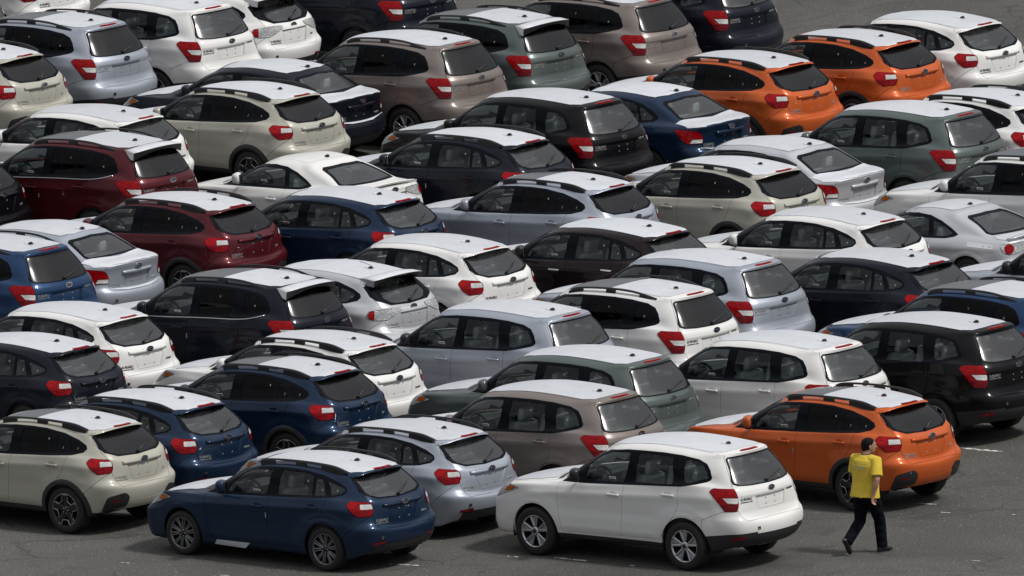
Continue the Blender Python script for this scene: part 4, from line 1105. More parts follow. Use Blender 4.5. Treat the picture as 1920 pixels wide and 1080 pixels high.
    b2 = bmesh.new()
    def oval(a, b, x, mi, ring=None):
        vs = [b2.verts.new((x, a * math.cos(2 * math.pi * k / 28), b * math.sin(2 * math.pi * k / 28))) for k in range(28)]
        if ring:
            v2 = [b2.verts.new((x, ring[0] * math.cos(2 * math.pi * k / 28), ring[1] * math.sin(2 * math.pi * k / 28))) for k in range(28)]
            v3 = [b2.verts.new((x + .01, a * math.cos(2 * math.pi * k / 28), b * math.sin(2 * math.pi * k / 28))) for k in range(28)]
            for k in range(28):
                b2.faces.new((vs[k], vs[(k + 1) % 28], v2[(k + 1) % 28], v2[k])).material_index = mi
                b2.faces.new((vs[k], v3[k], v3[(k + 1) % 28], vs[(k + 1) % 28])).material_index = mi
        else: b2.faces.new(vs).material_index = mi
    oval(.062, .034, -.008, 0); oval(.070, .040, -.012, 1, (.060, .031))
    def star(y, z, r):
        pts = []
        for k in range(8):
            a = math.pi * k / 4; rr_ = r if k % 2 == 0 else r * .30
            pts.append(b2.verts.new((-.013, y + rr_ * math.cos(a) * 1.25, z + rr_ * math.sin(a))))
        c = b2.verts.new((-.016, y, z))
        for k in range(8): b2.faces.new((pts[k], pts[(k + 1) % 8], c)).material_index = 1
    star(.026, .006, .017)
    for (sy_, sz_) in ((-.006, .014), (-.030, .008), (-.036, -.010), (-.012, -.016), (.012, -.018)): star(sy_, sz_, .008)
    P.append(Part('emblem', mesh_from_bm(b2, 'emblem', ['emblemblue', 'chrome']), ['emblemblue', 'chrome'], None, gate, ((q.x - (.03 if sp['bar'] and kind != 'sedan' else .004), 0, ez_ + (.015 if sp['bar'] and kind != 'sedan' else 0)), 0)))
    # lettering on the tailgate
    def letters(txt, y, z, size, name, slot, it=0.0):
        me = text_mesh(txt, size, .002, 'chrome', it)
        q, n = hit_rear(y, z)
        n = Vector((n.x, n.y if y >= 0 else -n.y, n.z))
        if n.x > 0: n = -n
        ang = math.atan2(-n.y, -n.x)
        yy = -y if False else y
        P.append(Part(name, me, [slot], None, gate, ((q.x - .004 * 1, y, z), ('rear', ang))))
    if sp['badge']:
        letters('SUBARU', sp['badge'][0], sp['badge'][1], .055, 'lettering', 'LETTER')
        letters('SYMMETRICAL AWD', sp['badge'][0], sp['badge'][1] - .038, .024, 'lettering', 'LETTER')
        letters({'suv': 'FORESTER', 'cross': 'XV', 'hatch': 'IMPREZA', 'sedan': 'IMPREZA', 'wagon': 'WRX'}.get(kind, ''), sp['model'][0], sp['model'][1], .055 if kind == 'cross' else .036, 'lettering', 'LETTER', .3)
    # screw holes of the missing number plate
    b2 = bmesh.new()
    pz = [p[1] for p in sp['plate']]; z1, z0 = max(pz), min(pz)
    for y, z in ((.10, z1 - .055), (-.10, z1 - .055), (.10, z0 + .045), (-.10, z0 + .045)):
        q, n = hit_rear(y, z)
        add_box(b2, q.x + (.026 if kind != 'coupe' else .018), y, z, .008, .012, .012, 0)
    P.append(Part('plate_screw', mesh_from_bm(b2, 'plate_screw', ['SCREW']), ['SCREW'], None, gate))
    # bar above the plate
    if sp['bar']:
        q, n = hit_rear(0, sp['bar'][1])
        q1, n1 = hit_rear(sp['bar'][2], sp['bar'][1])
        b2 = bmesh.new()
        N = 12; rows_ = []
        for k in range(N + 1):
            y = -sp['bar'][2] + 2 * sp['bar'][2] * k / N
            qq, _ = hit_rear(y, sp['bar'][1])
            zc = sp['bar'][1]; x0 = qq.x
            rows_.append([b2.verts.new((x0 + .02, y, zc + .030)), b2.verts.new((x0 - .016, y, zc + .022)), b2.verts.new((x0 - .026, y, zc)), b2.verts.new((x0 - .020, y, zc - .022)), b2.verts.new((x0 + .02, y, zc - .026))])
        for k in range(N):
            for j in range(4): f = b2.faces.new((rows_[k][j], rows_[k][j + 1], rows_[k + 1][j + 1], rows_[k + 1][j])); f.smooth = j in (1, 2)
        b2.faces.new(rows_[0]); b2.faces.new(rows_[-1][::-1])
        bmesh.ops.recalc_face_normals(b2, faces=b2.faces)
        P.append(Part('plate_garnish', mesh_from_bm(b2, 'plate_garnish', ['PAINT']), ['PAINT'], None, gate))
    # high brake lamp
    if sp['brake']:
        bx, by, bz = sp['brake']
        b2 = bmesh.new()
        N = 8; rows_ = []
        zc = bz
        for k in range(N + 1):
            y = -by + 2 * by * k / N
            qq, _ = hit_rear(y, zc)
            t = 1 if k not in (0, N) else .3
            x0 = qq.x
            rows_.append([b2.verts.new((x0 + .03, y, zc + .019 * t)), b2.verts.new((x0 - .008, y, zc + .017 * t)), b2.verts.new((x0 - .010, y, zc - .015 * t)), b2.verts.new((x0 + .03, y, zc - .019 * t))])
        for k in range(N):
            for j in range(3): b2.faces.new((rows_[k][j], rows_[k][j + 1], rows_[k + 1][j + 1], rows_[k + 1][j]))
        b2.faces.new(rows_[0]); b2.faces.new(rows_[-1][::-1])
        bmesh.ops.recalc_face_normals(b2, faces=b2.faces)
        P.append(Part('high_brake_lamp', mesh_from_bm(b2, 'high_brake_lamp', ['red']), ['red'], 'nospoiler', gate))
    # dark roof spoiler (performance trim) / wing
    def spoiler(xa, xb, w0, w1, z0, z1, drop, mats, flag, name='roof_spoiler', lip=.022):
        b2 = bmesh.new(); N = 10; rows_ = []
        for k in range(N + 1):
            t = -1 + 2 * k / N
            x_b = xb + .10 * t * t; x_a = xa + .03 * t * t
            za = z0 - .035 * t * t; zb = z1 - .045 * t * t
            rows_.append([b2.verts.new((x_a, w0 * t, za)), b2.verts.new(((x_a + x_b) / 2, (w0 + w1) / 2 * t, (za + zb) / 2 + .012)), b2.verts.new((x_b, w1 * t, zb)), b2.verts.new((x_b + .012, w1 * t, zb - lip - drop * t * t)), b2.verts.new((x_a - .01, w0 * t, za - .05 - drop * .5 * t * t))])
        for k in range(N):
            for j in range(5):
                f = b2.faces.new((rows_[k][j], rows_[k][(j + 1) % 5], rows_[k + 1][(j + 1) % 5], rows_[k + 1][j])); f.smooth = j < 2
                f.material_index = 0 if j < 2 else 1
        f = b2.faces.new(rows_[0]); f.material_index = 2; f = b2.faces.new(rows_[-1][::-1]); f.material_index = 2
        bmesh.ops.recalc_face_normals(b2, faces=b2.faces)
        P.append(Part(name, mesh_from_bm(b2, name, ['film', 'trim', 'PAINT']), mats, flag))
    if kind == 'suv': spoiler(-1.66, -2.02, .49, .56, 1.640, 1.618, .07, ['film', 'gloss', 'gloss'], 'spoiler', lip=.045)
    if kind == 'wagon': spoiler(-1.45, -1.87, .49, .535, 1.400, 1.404, .075, ['FILMP', 'trim', 'PAINT'], None, lip=.018)
    if kind == 'coupe': spoiler(-1.84, -2.02, .60, .64, .945, .965, .02, ['PAINT', 'PAINT', 'PAINT'], None, 'boot_spoiler')
    # rear wiper
    if sp['wiper']:
        (ax, ay, az), (bx_, by_, bz_) = sp['wiper']
        qa, na = hit_rear(ay, az); qb, nb_ = hit_rear(by_, bz_)
        b2 = bmesh.new()
        mid = ((qa.x + qb.x) / 2 - .028, (ay + by_) / 2, (az + bz_) / 2)
        add_tube(b2, [(qa.x - .02, ay, az), mid, (qb.x - .018, by_, bz_)], [.016, .010, .006], 6)
        d = Vector((qb.x - qa.x, by_ - ay, bz_ - az)).normalized()
        s_ = Vector((qa.x - .010, ay, az)) + d * .06
        add_tube(b2, [s_, Vector((qb.x - .010, by_, bz_)) + d * .05], .008, 5)
        add_lathe(b2, [(.024, -.03), (.022, .0), (.001, .005)], 12, 'y', c=(qa.x - .005, ay, az))
        P.append(Part('rear_wiper', mesh_from_bm(b2, 'rear_wiper', ['trim']), ['trim'], None, gate))
    # towing eye cover, dark dot on the bumper
    q, n = hit_rear(sp['tow'][0], sp['tow'][1])
    b2 = bmesh.new()
    add_box(b2, 0, 0, 0, .012, .05, .04, 0, None, .004); add_box(b2, -.006, .012, -.008, .01, .02, .02, 1, None)
    P.append(Part('towing_eye_cover', mesh_from_bm(b2, 'towing_eye_cover', ['trim', 'chrome']), ['trim', 'lightbar'], None, bp_, ((q.x, sp['tow'][0], sp['tow'][1]), ('z', math.atan2(n.y, -n.x) * -1))))
    # roof rails
    if sp['rail']:
        for sy in (1, -1):
            b2 = bmesh.new()
            rail = cr_eval([(a, b_, c) for a, b_, c in sp['rail']], 5)
            rows_ = []
            for (x, z, y) in rail:
                rows_.append([b2.verts.new((x, sy * (y - .019), z - .022)), b2.verts.new((x, sy * (y - .014), z + .004)), b2.verts.new((x, sy * (y + .010), z + .004)), b2.verts.new((x, sy * (y + .020), z - .022))])
            for k in range(len(rows_) - 1):
                for j in range(4): f = b2.faces.new((rows_[k][j], rows_[k][(j + 1) % 4], rows_[k + 1][(j + 1) % 4], rows_[k + 1][j])); f.smooth = False
            b2.faces.new(rows_[0]); b2.faces.new(rows_[-1][::-1])
            rx = [r_[0] for r_ in rail][::-1]; rz = [r_[1] for r_ in rail][::-1]; ry = [r_[2] for r_ in rail][::-1]
            for (xa, xb) in sp['railfeet']:
                K = 6; ra = []
                for k in range(K + 1):
                    x = xa + (xb - xa) * k / K
                    zt = float(np.interp(x, rx, rz)) - .012; y = float(np.interp(x, rx, ry))
                    qq, _ = hit_top(x, y)
                    zb = (qq.z if qq else zt) - .012
                    ra.append([b2.verts.new((x, sy * (y - .014), zb)), b2.verts.new((x, sy * (y - .012), zt)), b2.verts.new((x, sy * (y + .016), zt)), b2.verts.new((x, sy * (y + .020), zb))])
                for k in range(K):
                    for j in range(4): b2.faces.new((ra[k][j], ra[k][(j + 1) % 4], ra[k + 1][(j + 1) % 4], ra[k + 1][j]))
                b2.faces.new(ra[0]); b2.faces.new(ra[-1][::-1])
            bmesh.ops.recalc_face_normals(b2, faces=b2.faces)
            P.append(Part('roof_rail', mesh_from_bm(b2, 'roof_rail', ['trim']), ['trim'], 'rails'))
    # slot at the rear corner of the bonnet (wiper well shadow gap is real: dark cowl panel)
    b2 = bmesh.new()
    ca, cb = sp['hoodp'][5], sp['hoodp'][6]
    N = 12; rr1 = []
    for k in range(N + 1):
        t = -1 + 2 * k / N; y = .66 * t
        x0 = sp['hoodp'][7][0] - .10 * abs(t) ** 2 + .02; x1_ = x0 - .10
        qa, _ = hit_top(x0, y); qb, _ = hit_top(x1_, y)
        rr1.append([b2.verts.new((x0, y, qa.z + .003)), b2.verts.new((x1_, y, qb.z + .003))])
    for k in range(N): b2.faces.new((rr1[k][0], rr1[k][1], rr1[k + 1][1], rr1[k + 1][0]))
    bmesh.ops.recalc_face_normals(b2, faces=b2.faces)
    P.append(Part('cowl_panel', mesh_from_bm(b2, 'cowl_panel', ['trim']), ['trim']))
    # chrome strip along the window sill (some)
    if kind == 'suv':
        for sy in (1, -1):
            b2 = bmesh.new()
            pts = []
            for (x, z) in ((.84, 1.072), (.31, 1.09), (-.24, 1.12), (-.64, 1.14), (-1.26, 1.168), (-1.50, 1.205), (-1.64, 1.243)):
                q, n = hit_side(x, z); pts.append((x, sy * (q.y + .004), z))
            add_tube(b2, cr_eval(pts, 4), .008, 5)
            P.append(Part('sill_moulding', mesh_from_bm(b2, 'sill_moulding', ['chrome']), ['chrome'], 'chromeline'))
    # paper sticker in the front door window, letter marks on the rear side windows
    q, n = hit_side(-.02, sp['mirror'][2] + .04)
    b2 = bmesh.new(); add_box(b2, 0, 0, 0, .115, .002, .036, 0); add_box(b2, 0, .0015, 0, .09, .002, .012, 1)
    tilt = Matrix.Rotation(-math.asin(max(-.9, min(.9, n.z))), 4, 'X') if n else Matrix()
    bmesh.ops.transform(b2, matrix=tilt, verts=b2.verts)
    P.append(Part('window_sticker', mesh_from_bm(b2, 'window_sticker', ['paper', 'ink']), ['paper', 'ink'], None, None, ((-.02, q.y + .001, sp['mirror'][2] + .04), 0)))
    for i, mk in enumerate(sp['marks']):
        if mk is None: continue
        q, n = hit_side(*mk)
        for tint_, chars in (('tinted', 'BJS' if kind != 'suv' else 'Y K'), ('clear', 'GER' if kind != 'suv' else 'O M')):
            ch = chars[i]
            if ch == ' ': continue
            P.append(Part('chalk_letter', text_mesh(ch, .042, .0005, 'stick'), ['stick'], tint_, None, ((mk[0], q.y + .003, mk[1]), ('side', math.asin(max(-.9, min(.9, n.z)))))))
    # strip of tape on the front door edge
    b2 = bmesh.new(); add_box(b2, 0, 0, 0, .018, .003, .07, 0)
    q, n = hit_side(-.25, sp['handles'][0][1] - .12)
    P.append(Part('door_edge_tape', mesh_from_bm(b2, 'door_edge_tape', ['skidgrey']), ['skidgrey'], 'tape', None, ((-.25, q.y + .004, sp['handles'][0][1] - .12), 0)))
    if kind in ('hatch',):
        b2 = bmesh.new()
        pts = [(.70, .275), (.76, .205), (.19, .19), (.09, .275)]
        vs = []
        for x, z in pts:
            q, n = hit_side(x, z); vs.append(b2.verts.new((x, q.y + .012, z)))
        b2.faces.new(vs)
        r_ = bmesh.ops.extrude_face_region(b2, geom=b2.faces[:]); 
        for g in r_['geom']:
            if isinstance(g, bmesh.types.BMVert): g.co.y -= .012
        bmesh.ops.recalc_face_normals(b2, faces=b2.faces)
        P.append(Part('sill_film', mesh_from_bm(b2, 'sill_film', ['film']), ['film'], 'sillfilm'))
    if kind == 'coupe':
        b2 = bmesh.new(); rows_ = []
        for k in range(5):
            x = -1.25 - .45 * k / 4
            a, _ = hit_side(x, .86 - .02 * k / 4); c, _ = hit_side(x - .02, .80 - .02 * k / 4)
            rows_.append([b2.verts.new((x, a.y + .004, a.z)), b2.verts.new((x - .02, c.y + .004, c.z))])
        for k in range(4): b2.faces.new((rows_[k][0], rows_[k][1], rows_[k + 1][1], rows_[k + 1][0]))
        bmesh.ops.recalc_face_normals(b2, faces=b2.faces)
        P.append(Part('quarter_panel_film', mesh_from_bm(b2, 'quarter_panel_film', ['film']), ['film'], 'qfilm'))
    return P

def rim_slots(me): return [None] * len(me.materials)

TYPES = {}
def get_type(kind):
    if kind not in TYPES:
        TYPES[kind] = build_type(kind, {'suv': SUV, 'hatch': HATCH, 'cross': CROSS, 'sedan': SEDAN, 'coupe': COUPE, 'wagon': WAGON}[kind])
    return TYPES[kind]

def place_car(kind, name, x, y, yaw, colour, label, cat, group, rails=False, roof='full', tint=False, spoiler=False, chromeline=False, mirror=None, hoodfilm=True, sillfilm=False, handle=None, tape=False):
    root = bpy.data.objects.new(name, None); COL.objects.link(root)
    root.empty_display_size = .3
    root.location = (x, y, 0); root.rotation_euler = (0, 0, R(yaw))
    root['label'] = label; root['category'] = cat; root['group'] = group
    flags = {'fullfilm': roof == 'full', 'rearfilm': roof == 'glass', 'anyfilm': roof != 'none', 'hoodfilm': hoodfilm, 'rails': rails, 'spoiler': spoiler, 'nospoiler': not spoiler,
             'chromeline': chromeline, 'tinted': tint, 'clear': not tint, 'sillfilm': sillfilm, 'tape': tape, 'qfilm': colour == 'brightsilver', None: True}
    pm = M[colour]
    light = colour in ('white', 'brightsilver', 'silver', 'beige')
    sub = {'PAINT': pm, 'SGLASS': M['tint' if tint else 'glass'], 'RGLASS': M['reartint' if tint else 'rearglass'], 'MIRROR': M['trim'] if mirror == 'black' else pm,
           'HANDLE': M['chrome'] if handle == 'chrome' else pm, 'LETTER': M['ink' if colour == 'white' else 'lightbar'], 'SCREW': M['ink'] if light else M['stick'], 'FILMP': M['film']}
    made = {}
    for p in get_type(kind):
        if not flags[p.flag]: continue
        o = bpy.data.objects.new(p.name, p.me); COL.objects.link(o)
        made[id(p)] = o
        par = made.get(id(p.parent)) if p.parent else None
        o.parent = par or root
        if p.loc:
            loc, rot = p.loc
            o.location = loc
            if isinstance(rot, tuple):
                if rot[0] == 'rear': o.rotation_euler = (R(90), 0, R(-90) + rot[1])
                elif rot[0] == 'side': o.rotation_euler = (R(90) - rot[1], 0, R(180))
                elif rot[0] == 'z': o.rotation_euler = (0, 0, rot[1])
            else: o.rotation_euler = (0, 0, rot)
        for i, s in enumerate(p.slots):
            if s in sub and i < len(o.material_slots):
                o.material_slots[i].link = 'OBJECT'; o.material_slots[i].material = sub[s]
    return root

# ------------------------------------------------------------------ asphalt yard
def asphalt():
    m, nt, b = new_mat('worn_asphalt')
    setp(b, Roughness=0.85)
    tc = nt.nodes.new('ShaderNodeTexCoord')
    def noise(scale, det, dist=0.0):
        n = nt.nodes.new('ShaderNodeTexNoise'); n.inputs['Scale'].default_value = scale; n.inputs['Detail'].default_value = det; n.inputs['Distortion'].default_value = dist
        nt.links.new(tc.outputs['Object'], n.inputs['Vector']); return n
    def ramp(src, p0, c0, p1, c1):
        r = nt.nodes.new('ShaderNodeValToRGB'); r.color_ramp.elements[0].position = p0; r.color_ramp.elements[0].color = (*c0, 1)
        r.color_ramp.elements[1].position = p1; r.color_ramp.elements[1].color = (*c1, 1); nt.links.new(src, r.inputs[0]); return r
    big = ramp(noise(.35, 6, .6).outputs['Fac'], .35, (.060, .059, .055), .68, (.090, .088, .081))
    fine = ramp(noise(26, 6).outputs['Fac'], .36, (.6, .6, .6), .66, (1.38, 1.36, 1.3))
    mx = nt.nodes.new('ShaderNodeMix'); mx.data_type = 'RGBA'; mx.blend_type = 'MULTIPLY'; mx.inputs['Factor'].default_value = 1
    nt.links.new(big.outputs[0], mx.inputs['A']); nt.links.new(fine.outputs[0], mx.inputs['B'])
    # pale aggregate specks
    vo = nt.nodes.new('ShaderNodeTexVoronoi'); vo.inputs['Scale'].default_value = 11
    nt.links.new(tc.outputs['Object'], vo.inputs['Vector'])
    sp = ramp(vo.outputs['Distance'], .0, (1, 1, 1), .20, (0, 0, 0))
    wn_ = nt.nodes.new('ShaderNodeTexWhiteNoise'); nt.links.new(vo.outputs['Position'], wn_.inputs['Vector'])
    th = nt.nodes.new('ShaderNodeMath'); th.operation = 'GREATER_THAN'; th.inputs[1].default_value = .72; nt.links.new(wn_.outputs['Value'], th.inputs[0])
    mm = nt.nodes.new('ShaderNodeMath'); mm.operation = 'MULTIPLY'; nt.links.new(sp.outputs[0], mm.inputs[0]); nt.links.new(th.outputs[0], mm.inputs[1])
    mx2 = nt.nodes.new('ShaderNodeMix'); mx2.data_type = 'RGBA'; mx2.inputs['B'].default_value = (.36, .35, .32, 1)
    nt.links.new(mm.outputs[0], mx2.inputs['Factor']); nt.links.new(mx.outputs['Result'], mx2.inputs['A'])
    # thin dark cracks
    ds = nt.nodes.new('ShaderNodeMix'); ds.data_type = 'RGBA'; ds.inputs['Factor'].default_value = .35
    nt.links.new(tc.outputs['Object'], ds.inputs['A']); nt.links.new(noise(1.3, 5).outputs['Color'], ds.inputs['B'])
    v2 = nt.nodes.new('ShaderNodeTexVoronoi'); v2.feature = 'DISTANCE_TO_EDGE'; v2.inputs['Scale'].default_value = .9
    nt.links.new(ds.outputs['Result'], v2.inputs['Vector'])
    ck = ramp(v2.outputs['Distance'], .0, (1, 1, 1), .02, (0, 0, 0))
    cm = ramp(noise(.5, 3).outputs['Fac'], .42, (0, 0, 0), .55, (.85, .85, .85))
    m3 = nt.nodes.new('ShaderNodeMath'); m3.operation = 'MULTIPLY'; nt.links.new(ck.outputs[0], m3.inputs[0]); nt.links.new(cm.outputs[0], m3.inputs[1])
    mx3 = nt.nodes.new('ShaderNodeMix'); mx3.data_type = 'RGBA'; mx3.inputs['B'].default_value = (.03, .03, .03, 1)
    nt.links.new(m3.outputs[0], mx3.inputs['Factor']); nt.links.new(mx2.outputs['Result'], mx3.inputs['A'])
    # oil drips and rubber-darkened patches
    st = ramp(noise(.9, 7, 1.5).outputs['Fac'], .56, (0, 0, 0), .72, (.75, .75, .75))
    mx4 = nt.nodes.new('ShaderNodeMix'); mx4.data_type = 'RGBA'; mx4.inputs['B'].default_value = (.045, .044, .042, 1)
    nt.links.new(st.outputs[0], mx4.inputs['Factor']); nt.links.new(mx3.outputs['Result'], mx4.inputs['A'])
    v3 = nt.nodes.new('ShaderNodeTexVoronoi'); v3.inputs['Scale'].default_value = 1.6; nt.links.new(ds.outputs['Result'], v3.inputs['Vector'])
    dr = ramp(v3.outputs['Distance'], .03, (.8, .8, .8), .10, (0, 0, 0))
    w3 = nt.nodes.new('ShaderNodeTexWhiteNoise'); nt.links.new(v3.outputs['Position'], w3.inputs['Vector'])
    t3 = nt.nodes.new('ShaderNodeMath'); t3.operation = 'GREATER_THAN'; t3.inputs[1].default_value = .7; nt.links.new(w3.outputs['Value'], t3.inputs[0])
    q3 = nt.nodes.new('ShaderNodeMath'); q3.operation = 'MULTIPLY'; nt.links.new(dr.outputs[0], q3.inputs[0]); nt.links.new(t3.outputs[0], q3.inputs[1])
    mx5 = nt.nodes.new('ShaderNodeMix'); mx5.data_type = 'RGBA'; mx5.inputs['B'].default_value = (.03, .03, .03, 1)
    nt.links.new(q3.outputs[0], mx5.inputs['Factor']); nt.links.new(mx4.outputs['Result'], mx5.inputs['A'])
    nt.links.new(mx5.outputs['Result'], b.inputs['Base Color'])
    bp = nt.nodes.new('ShaderNodeBump'); bp.inputs['Strength'].default_value = .8; bp.inputs['Distance'].default_value = .02
    nt.links.new(noise(45, 4).outputs['Fac'], bp.inputs['Height']); nt.links.new(bp.outputs['Normal'], b.inputs['Normal'])
    return m
M['asphalt'] = asphalt()
def worn_paint():
    m, nt, b = new_mat('worn_line_paint')
    tc = nt.nodes.new('ShaderNodeTexCoord'); nz = nt.nodes.new('ShaderNodeTexNoise'); nz.inputs['Scale'].default_value = 11; nz.inputs['Detail'].default_value = 6
    nt.links.new(tc.outputs['Object'], nz.inputs['Vector'])
    r = nt.nodes.new('ShaderNodeValToRGB'); r.color_ramp.elements[0].position = .42; r.color_ramp.elements[0].color = (.12, .118, .11, 1)
    r.color_ramp.elements[1].position = .52; r.color_ramp.elements[1].color = (.62, .61, .58, 1)
    nt.links.new(nz.outputs['Fac'], r.inputs[0]); nt.links.new(r.outputs[0], b.inputs['Base Color']); setp(b, Roughness=.8)
    return m
M['linepaint'] = worn_paint()
bm = bmesh.new()
N = 24
gx = np.concatenate([np.linspace(-1500, -60, 6), np.linspace(-50, 50, 13), np.linspace(60, 1500, 6)])
gy = np.concatenate([np.linspace(-300, 240, 5), np.linspace(250, 400, 16), np.linspace(420, 2400, 7)])
gv = [[bm.verts.new((x, y, 0)) for x in gx] for y in gy]
for i in range(len(gy) - 1):
    for j in range(len(gx) - 1): bm.faces.new((gv[i][j], gv[i][j + 1], gv[i + 1][j + 1], gv[i + 1][j]))
g = bpy.data.objects.new('ground', mesh_from_bm(bm, 'ground', ['asphalt'])); COL.objects.link(g); g['kind'] = 'structure'; g['label'] = 'grey worn asphalt of the car lot'
# worn bay lines: short ragged remains, each an irregular outline
rng = random.Random(4)
def fleck(x0, y0, x1, y1, w, name='painted_line'):
    bm = bmesh.new(); n = 14; top = []; bot = []
    d = Vector((x1 - x0, y1 - y0, 0)); L_ = d.length; d.normalize(); s = Vector((-d.y, d.x, 0))
    for k in range(n + 1):
        p = Vector((x0, y0, .004)) + d * L_ * k / n
        top.append(bm.verts.new(p + s * w * rng.uniform(.25, .6))); bot.append(bm.verts.new(p - s * w * rng.uniform(.25, .6)))
    for k in range(n): bm.faces.new((bot[k], bot[k + 1], top[k + 1], top[k]))
    o = bpy.data.objects.new(name, mesh_from_bm(bm, name, ['linepaint'])); COL.objects.link(o); o['kind'] = 'structure'
fleck(6.31, 305.9, 6.89, 305.46, .10)
fleck(.46, 298.03, .9, 297.68, .07)
fleck(-1.84, 298.0, -1.36, 297.77, .06)
fleck(5.6, 301.4, 5.85, 301.25, .06)
fleck(-.2, 298.3, -.05, 298.2, .05)
for x0_, y0_ in ((6.9, 300.2), (5.9, 300.6), (1.5, 297.2), (-4.2, 297.6), (2.3, 296.9), (6.2, 296.6), (3.1, 297.9), (-5.6, 298.9)):
    fleck(x0_, y0_, x0_ + rng.uniform(.04, .16), y0_ - rng.uniform(.02, .08), rng.uniform(.02, .05), 'paint_fleck')

# ------------------------------------------------------------------ the cars, nearest first
place_car('suv', 'estate_car', 1.771, 298.136, 141.38, 'white', 'white estate with black door mirrors and silver five-spoke wheels, nearest the walking man', 'estate car', 'tall estate cars waiting in the lot', mirror='black')
place_car('hatch', 'hatchback_car', -3.169, 299.108, 138.93, 'blue', 'dark blue hatchback in front with white film on its sill and dark wheels', 'hatchback', 'hatchbacks waiting in the lot', rails=True, sillfilm=True, tape=True)
place_car('cross', 'crossover_car', -6.830, 302.918, 138.91, 'beige', 'beige crossover at the left end of the front row, glass roof front', 'crossover', 'crossovers waiting in the lot', rails=True, tint=True, roof='glass')
place_car('cross', 'crossover_car', 4.247, 302.414, 139.16, 'orange', 'bright orange crossover directly behind the man in yellow', 'crossover', 'crossovers waiting in the lot', rails=True, tint=True, roof='glass', tape=True)
place_car('hatch', 'hatchback_car', -5.665, 304.880, 138.71, 'blue', 'dark blue hatchback tucked behind the beige front-row crossover', 'hatchback', 'hatchbacks waiting in the lot', rails=True)
place_car('hatch', 'hatchback_car', -1.958, 301.518, 139.40, 'silver', 'pale silver-blue hatchback with roof rails between the front blue hatchback and the taupe estate', 'hatchback', 'hatchbacks waiting in the lot', rails=True)
place_car('suv', 'estate_car', 0.034, 302.932, 141.09, 'taupe', 'taupe bronze estate just behind the front white estate, clear windows and no rails', 'estate car', 'tall estate cars waiting in the lot')
place_car('cross', 'crossover_car', -3.757, 306.798, 140.20, 'blue', 'dark blue crossover with a glass roof panel beside the white hatchback with rails', 'crossover', 'crossovers waiting in the lot', rails=True, roof='glass', tint=True)
place_car('hatch', 'hatchback_car', -3.227, 309.496, 138.60, 'white', 'white hatchback with black roof rails, beside the blue glass-roofed crossover', 'hatchback', 'hatchbacks waiting in the lot', rails=True)
place_car('hatch', 'hatchback_car', -7.526, 310.239, 139.31, 'navy', 'navy black hatchback cut by the left edge, behind the blue hatchback of the second row', 'hatchback', 'hatchbacks waiting in the lot')
place_car('hatch', 'hatchback_car', -6.851, 312.869, 138.46, 'white', 'white hatchback without rails right behind the navy hatchback at the left edge', 'hatchback', 'hatchbacks waiting in the lot')
place_car('suv', 'estate_car', 0.538, 305.880, 140.64, 'green', 'grey-green estate without rails between the taupe estate and the white estate', 'estate car', 'tall estate cars waiting in the lot')
place_car('suv', 'estate_car', -0.561, 310.168, 140.20, 'silver', 'pale silver-blue estate with black mirrors and clear windows in the middle of the lot', 'estate car', 'tall estate cars waiting in the lot', mirror='black')
place_car('suv', 'estate_car', 3.290, 306.565, 140.20, 'white', 'white estate without rails behind the orange crossover, its roof lamp red', 'estate car', 'tall estate cars waiting in the lot')
place_car('suv', 'estate_car', 5.464, 307.707, 141.86, 'black', 'black estate parked at the right edge behind the orange crossover', 'estate car', 'tall estate cars waiting in the lot')
place_car('suv', 'estate_car', 6.415, 310.367, 140.20, 'midblue', 'blue estate with rails and glass roof cut by the right edge above the black estate', 'estate car', 'tall estate cars waiting in the lot', rails=True, roof='glass', tint=True)
place_car('suv', 'estate_car', 8.261, 314.718, 140.20, 'silver', 'silver-blue nose with white bonnet film poking in at the right edge', 'estate car', 'tall estate cars waiting in the lot', mirror='black')
place_car('suv', 'estate_car', 1.231, 311.680, 140.85, 'white', 'white estate with black roof rails, glass roof and dark tinted windows', 'estate car', 'tall estate cars waiting in the lot', rails=True, roof='glass', tint=True)
place_car('hatch', 'hatchback_car', 4.927, 315.119, 140.20, 'navy', 'navy hatchback without rails in front of the silver coupe', 'hatchback', 'hatchbacks waiting in the lot')
place_car('suv', 'estate_car', 2.264, 314.148, 140.72, 'silver', 'silver-blue estate without rails behind the railed white estate', 'estate car', 'tall estate cars waiting in the lot')
place_car('coupe', 'coupe_car', 6.357, 320.468, 140.20, 'brightsilver', 'low silver two-door coupe with twin round red lamps and a strip of white film', 'coupe', 'coupes waiting in the lot')
place_car('hatch', 'hatchback_car', 4.306, 319.171, 140.20, 'white', 'white hatchback with white mirror left of the silver coupe', 'hatchback', 'hatchbacks waiting in the lot')
place_car('hatch', 'hatchback_car', 1.120, 318.777, 140.20, 'brown', 'very dark brown hatchback with bright door handles in the centre', 'hatchback', 'hatchbacks waiting in the lot', handle='chrome')
place_car('hatch', 'hatchback_car', -1.565, 317.938, 139.33, 'white', 'white hatchback without rails between the dark brown hatchback and the silver wagon', 'hatchback', 'hatchbacks waiting in the lot')
place_car('wagon', 'hot_hatch_car', -2.985, 315.836, 138.52, 'brightsilver', 'silver hot hatch with a big roof wing, a rod antenna and clear tail lamps', 'hatchback', 'hot hatches waiting in the lot')
place_car('suv', 'estate_car', -4.417, 313.871, 140.76, 'navy', 'navy estate with rails, dark rear spoiler and a bright line under its windows', 'estate car', 'tall estate cars waiting in the lot', rails=True, roof='glass', tint=True, spoiler=True, chromeline=True, tape=True)
place_car('suv', 'estate_car', -8.192, 317.933, 138.81, 'midblue', 'blue estate with rails cut by the left edge, next to the silver saloon', 'estate car', 'tall estate cars waiting in the lot', rails=True, tint=True)
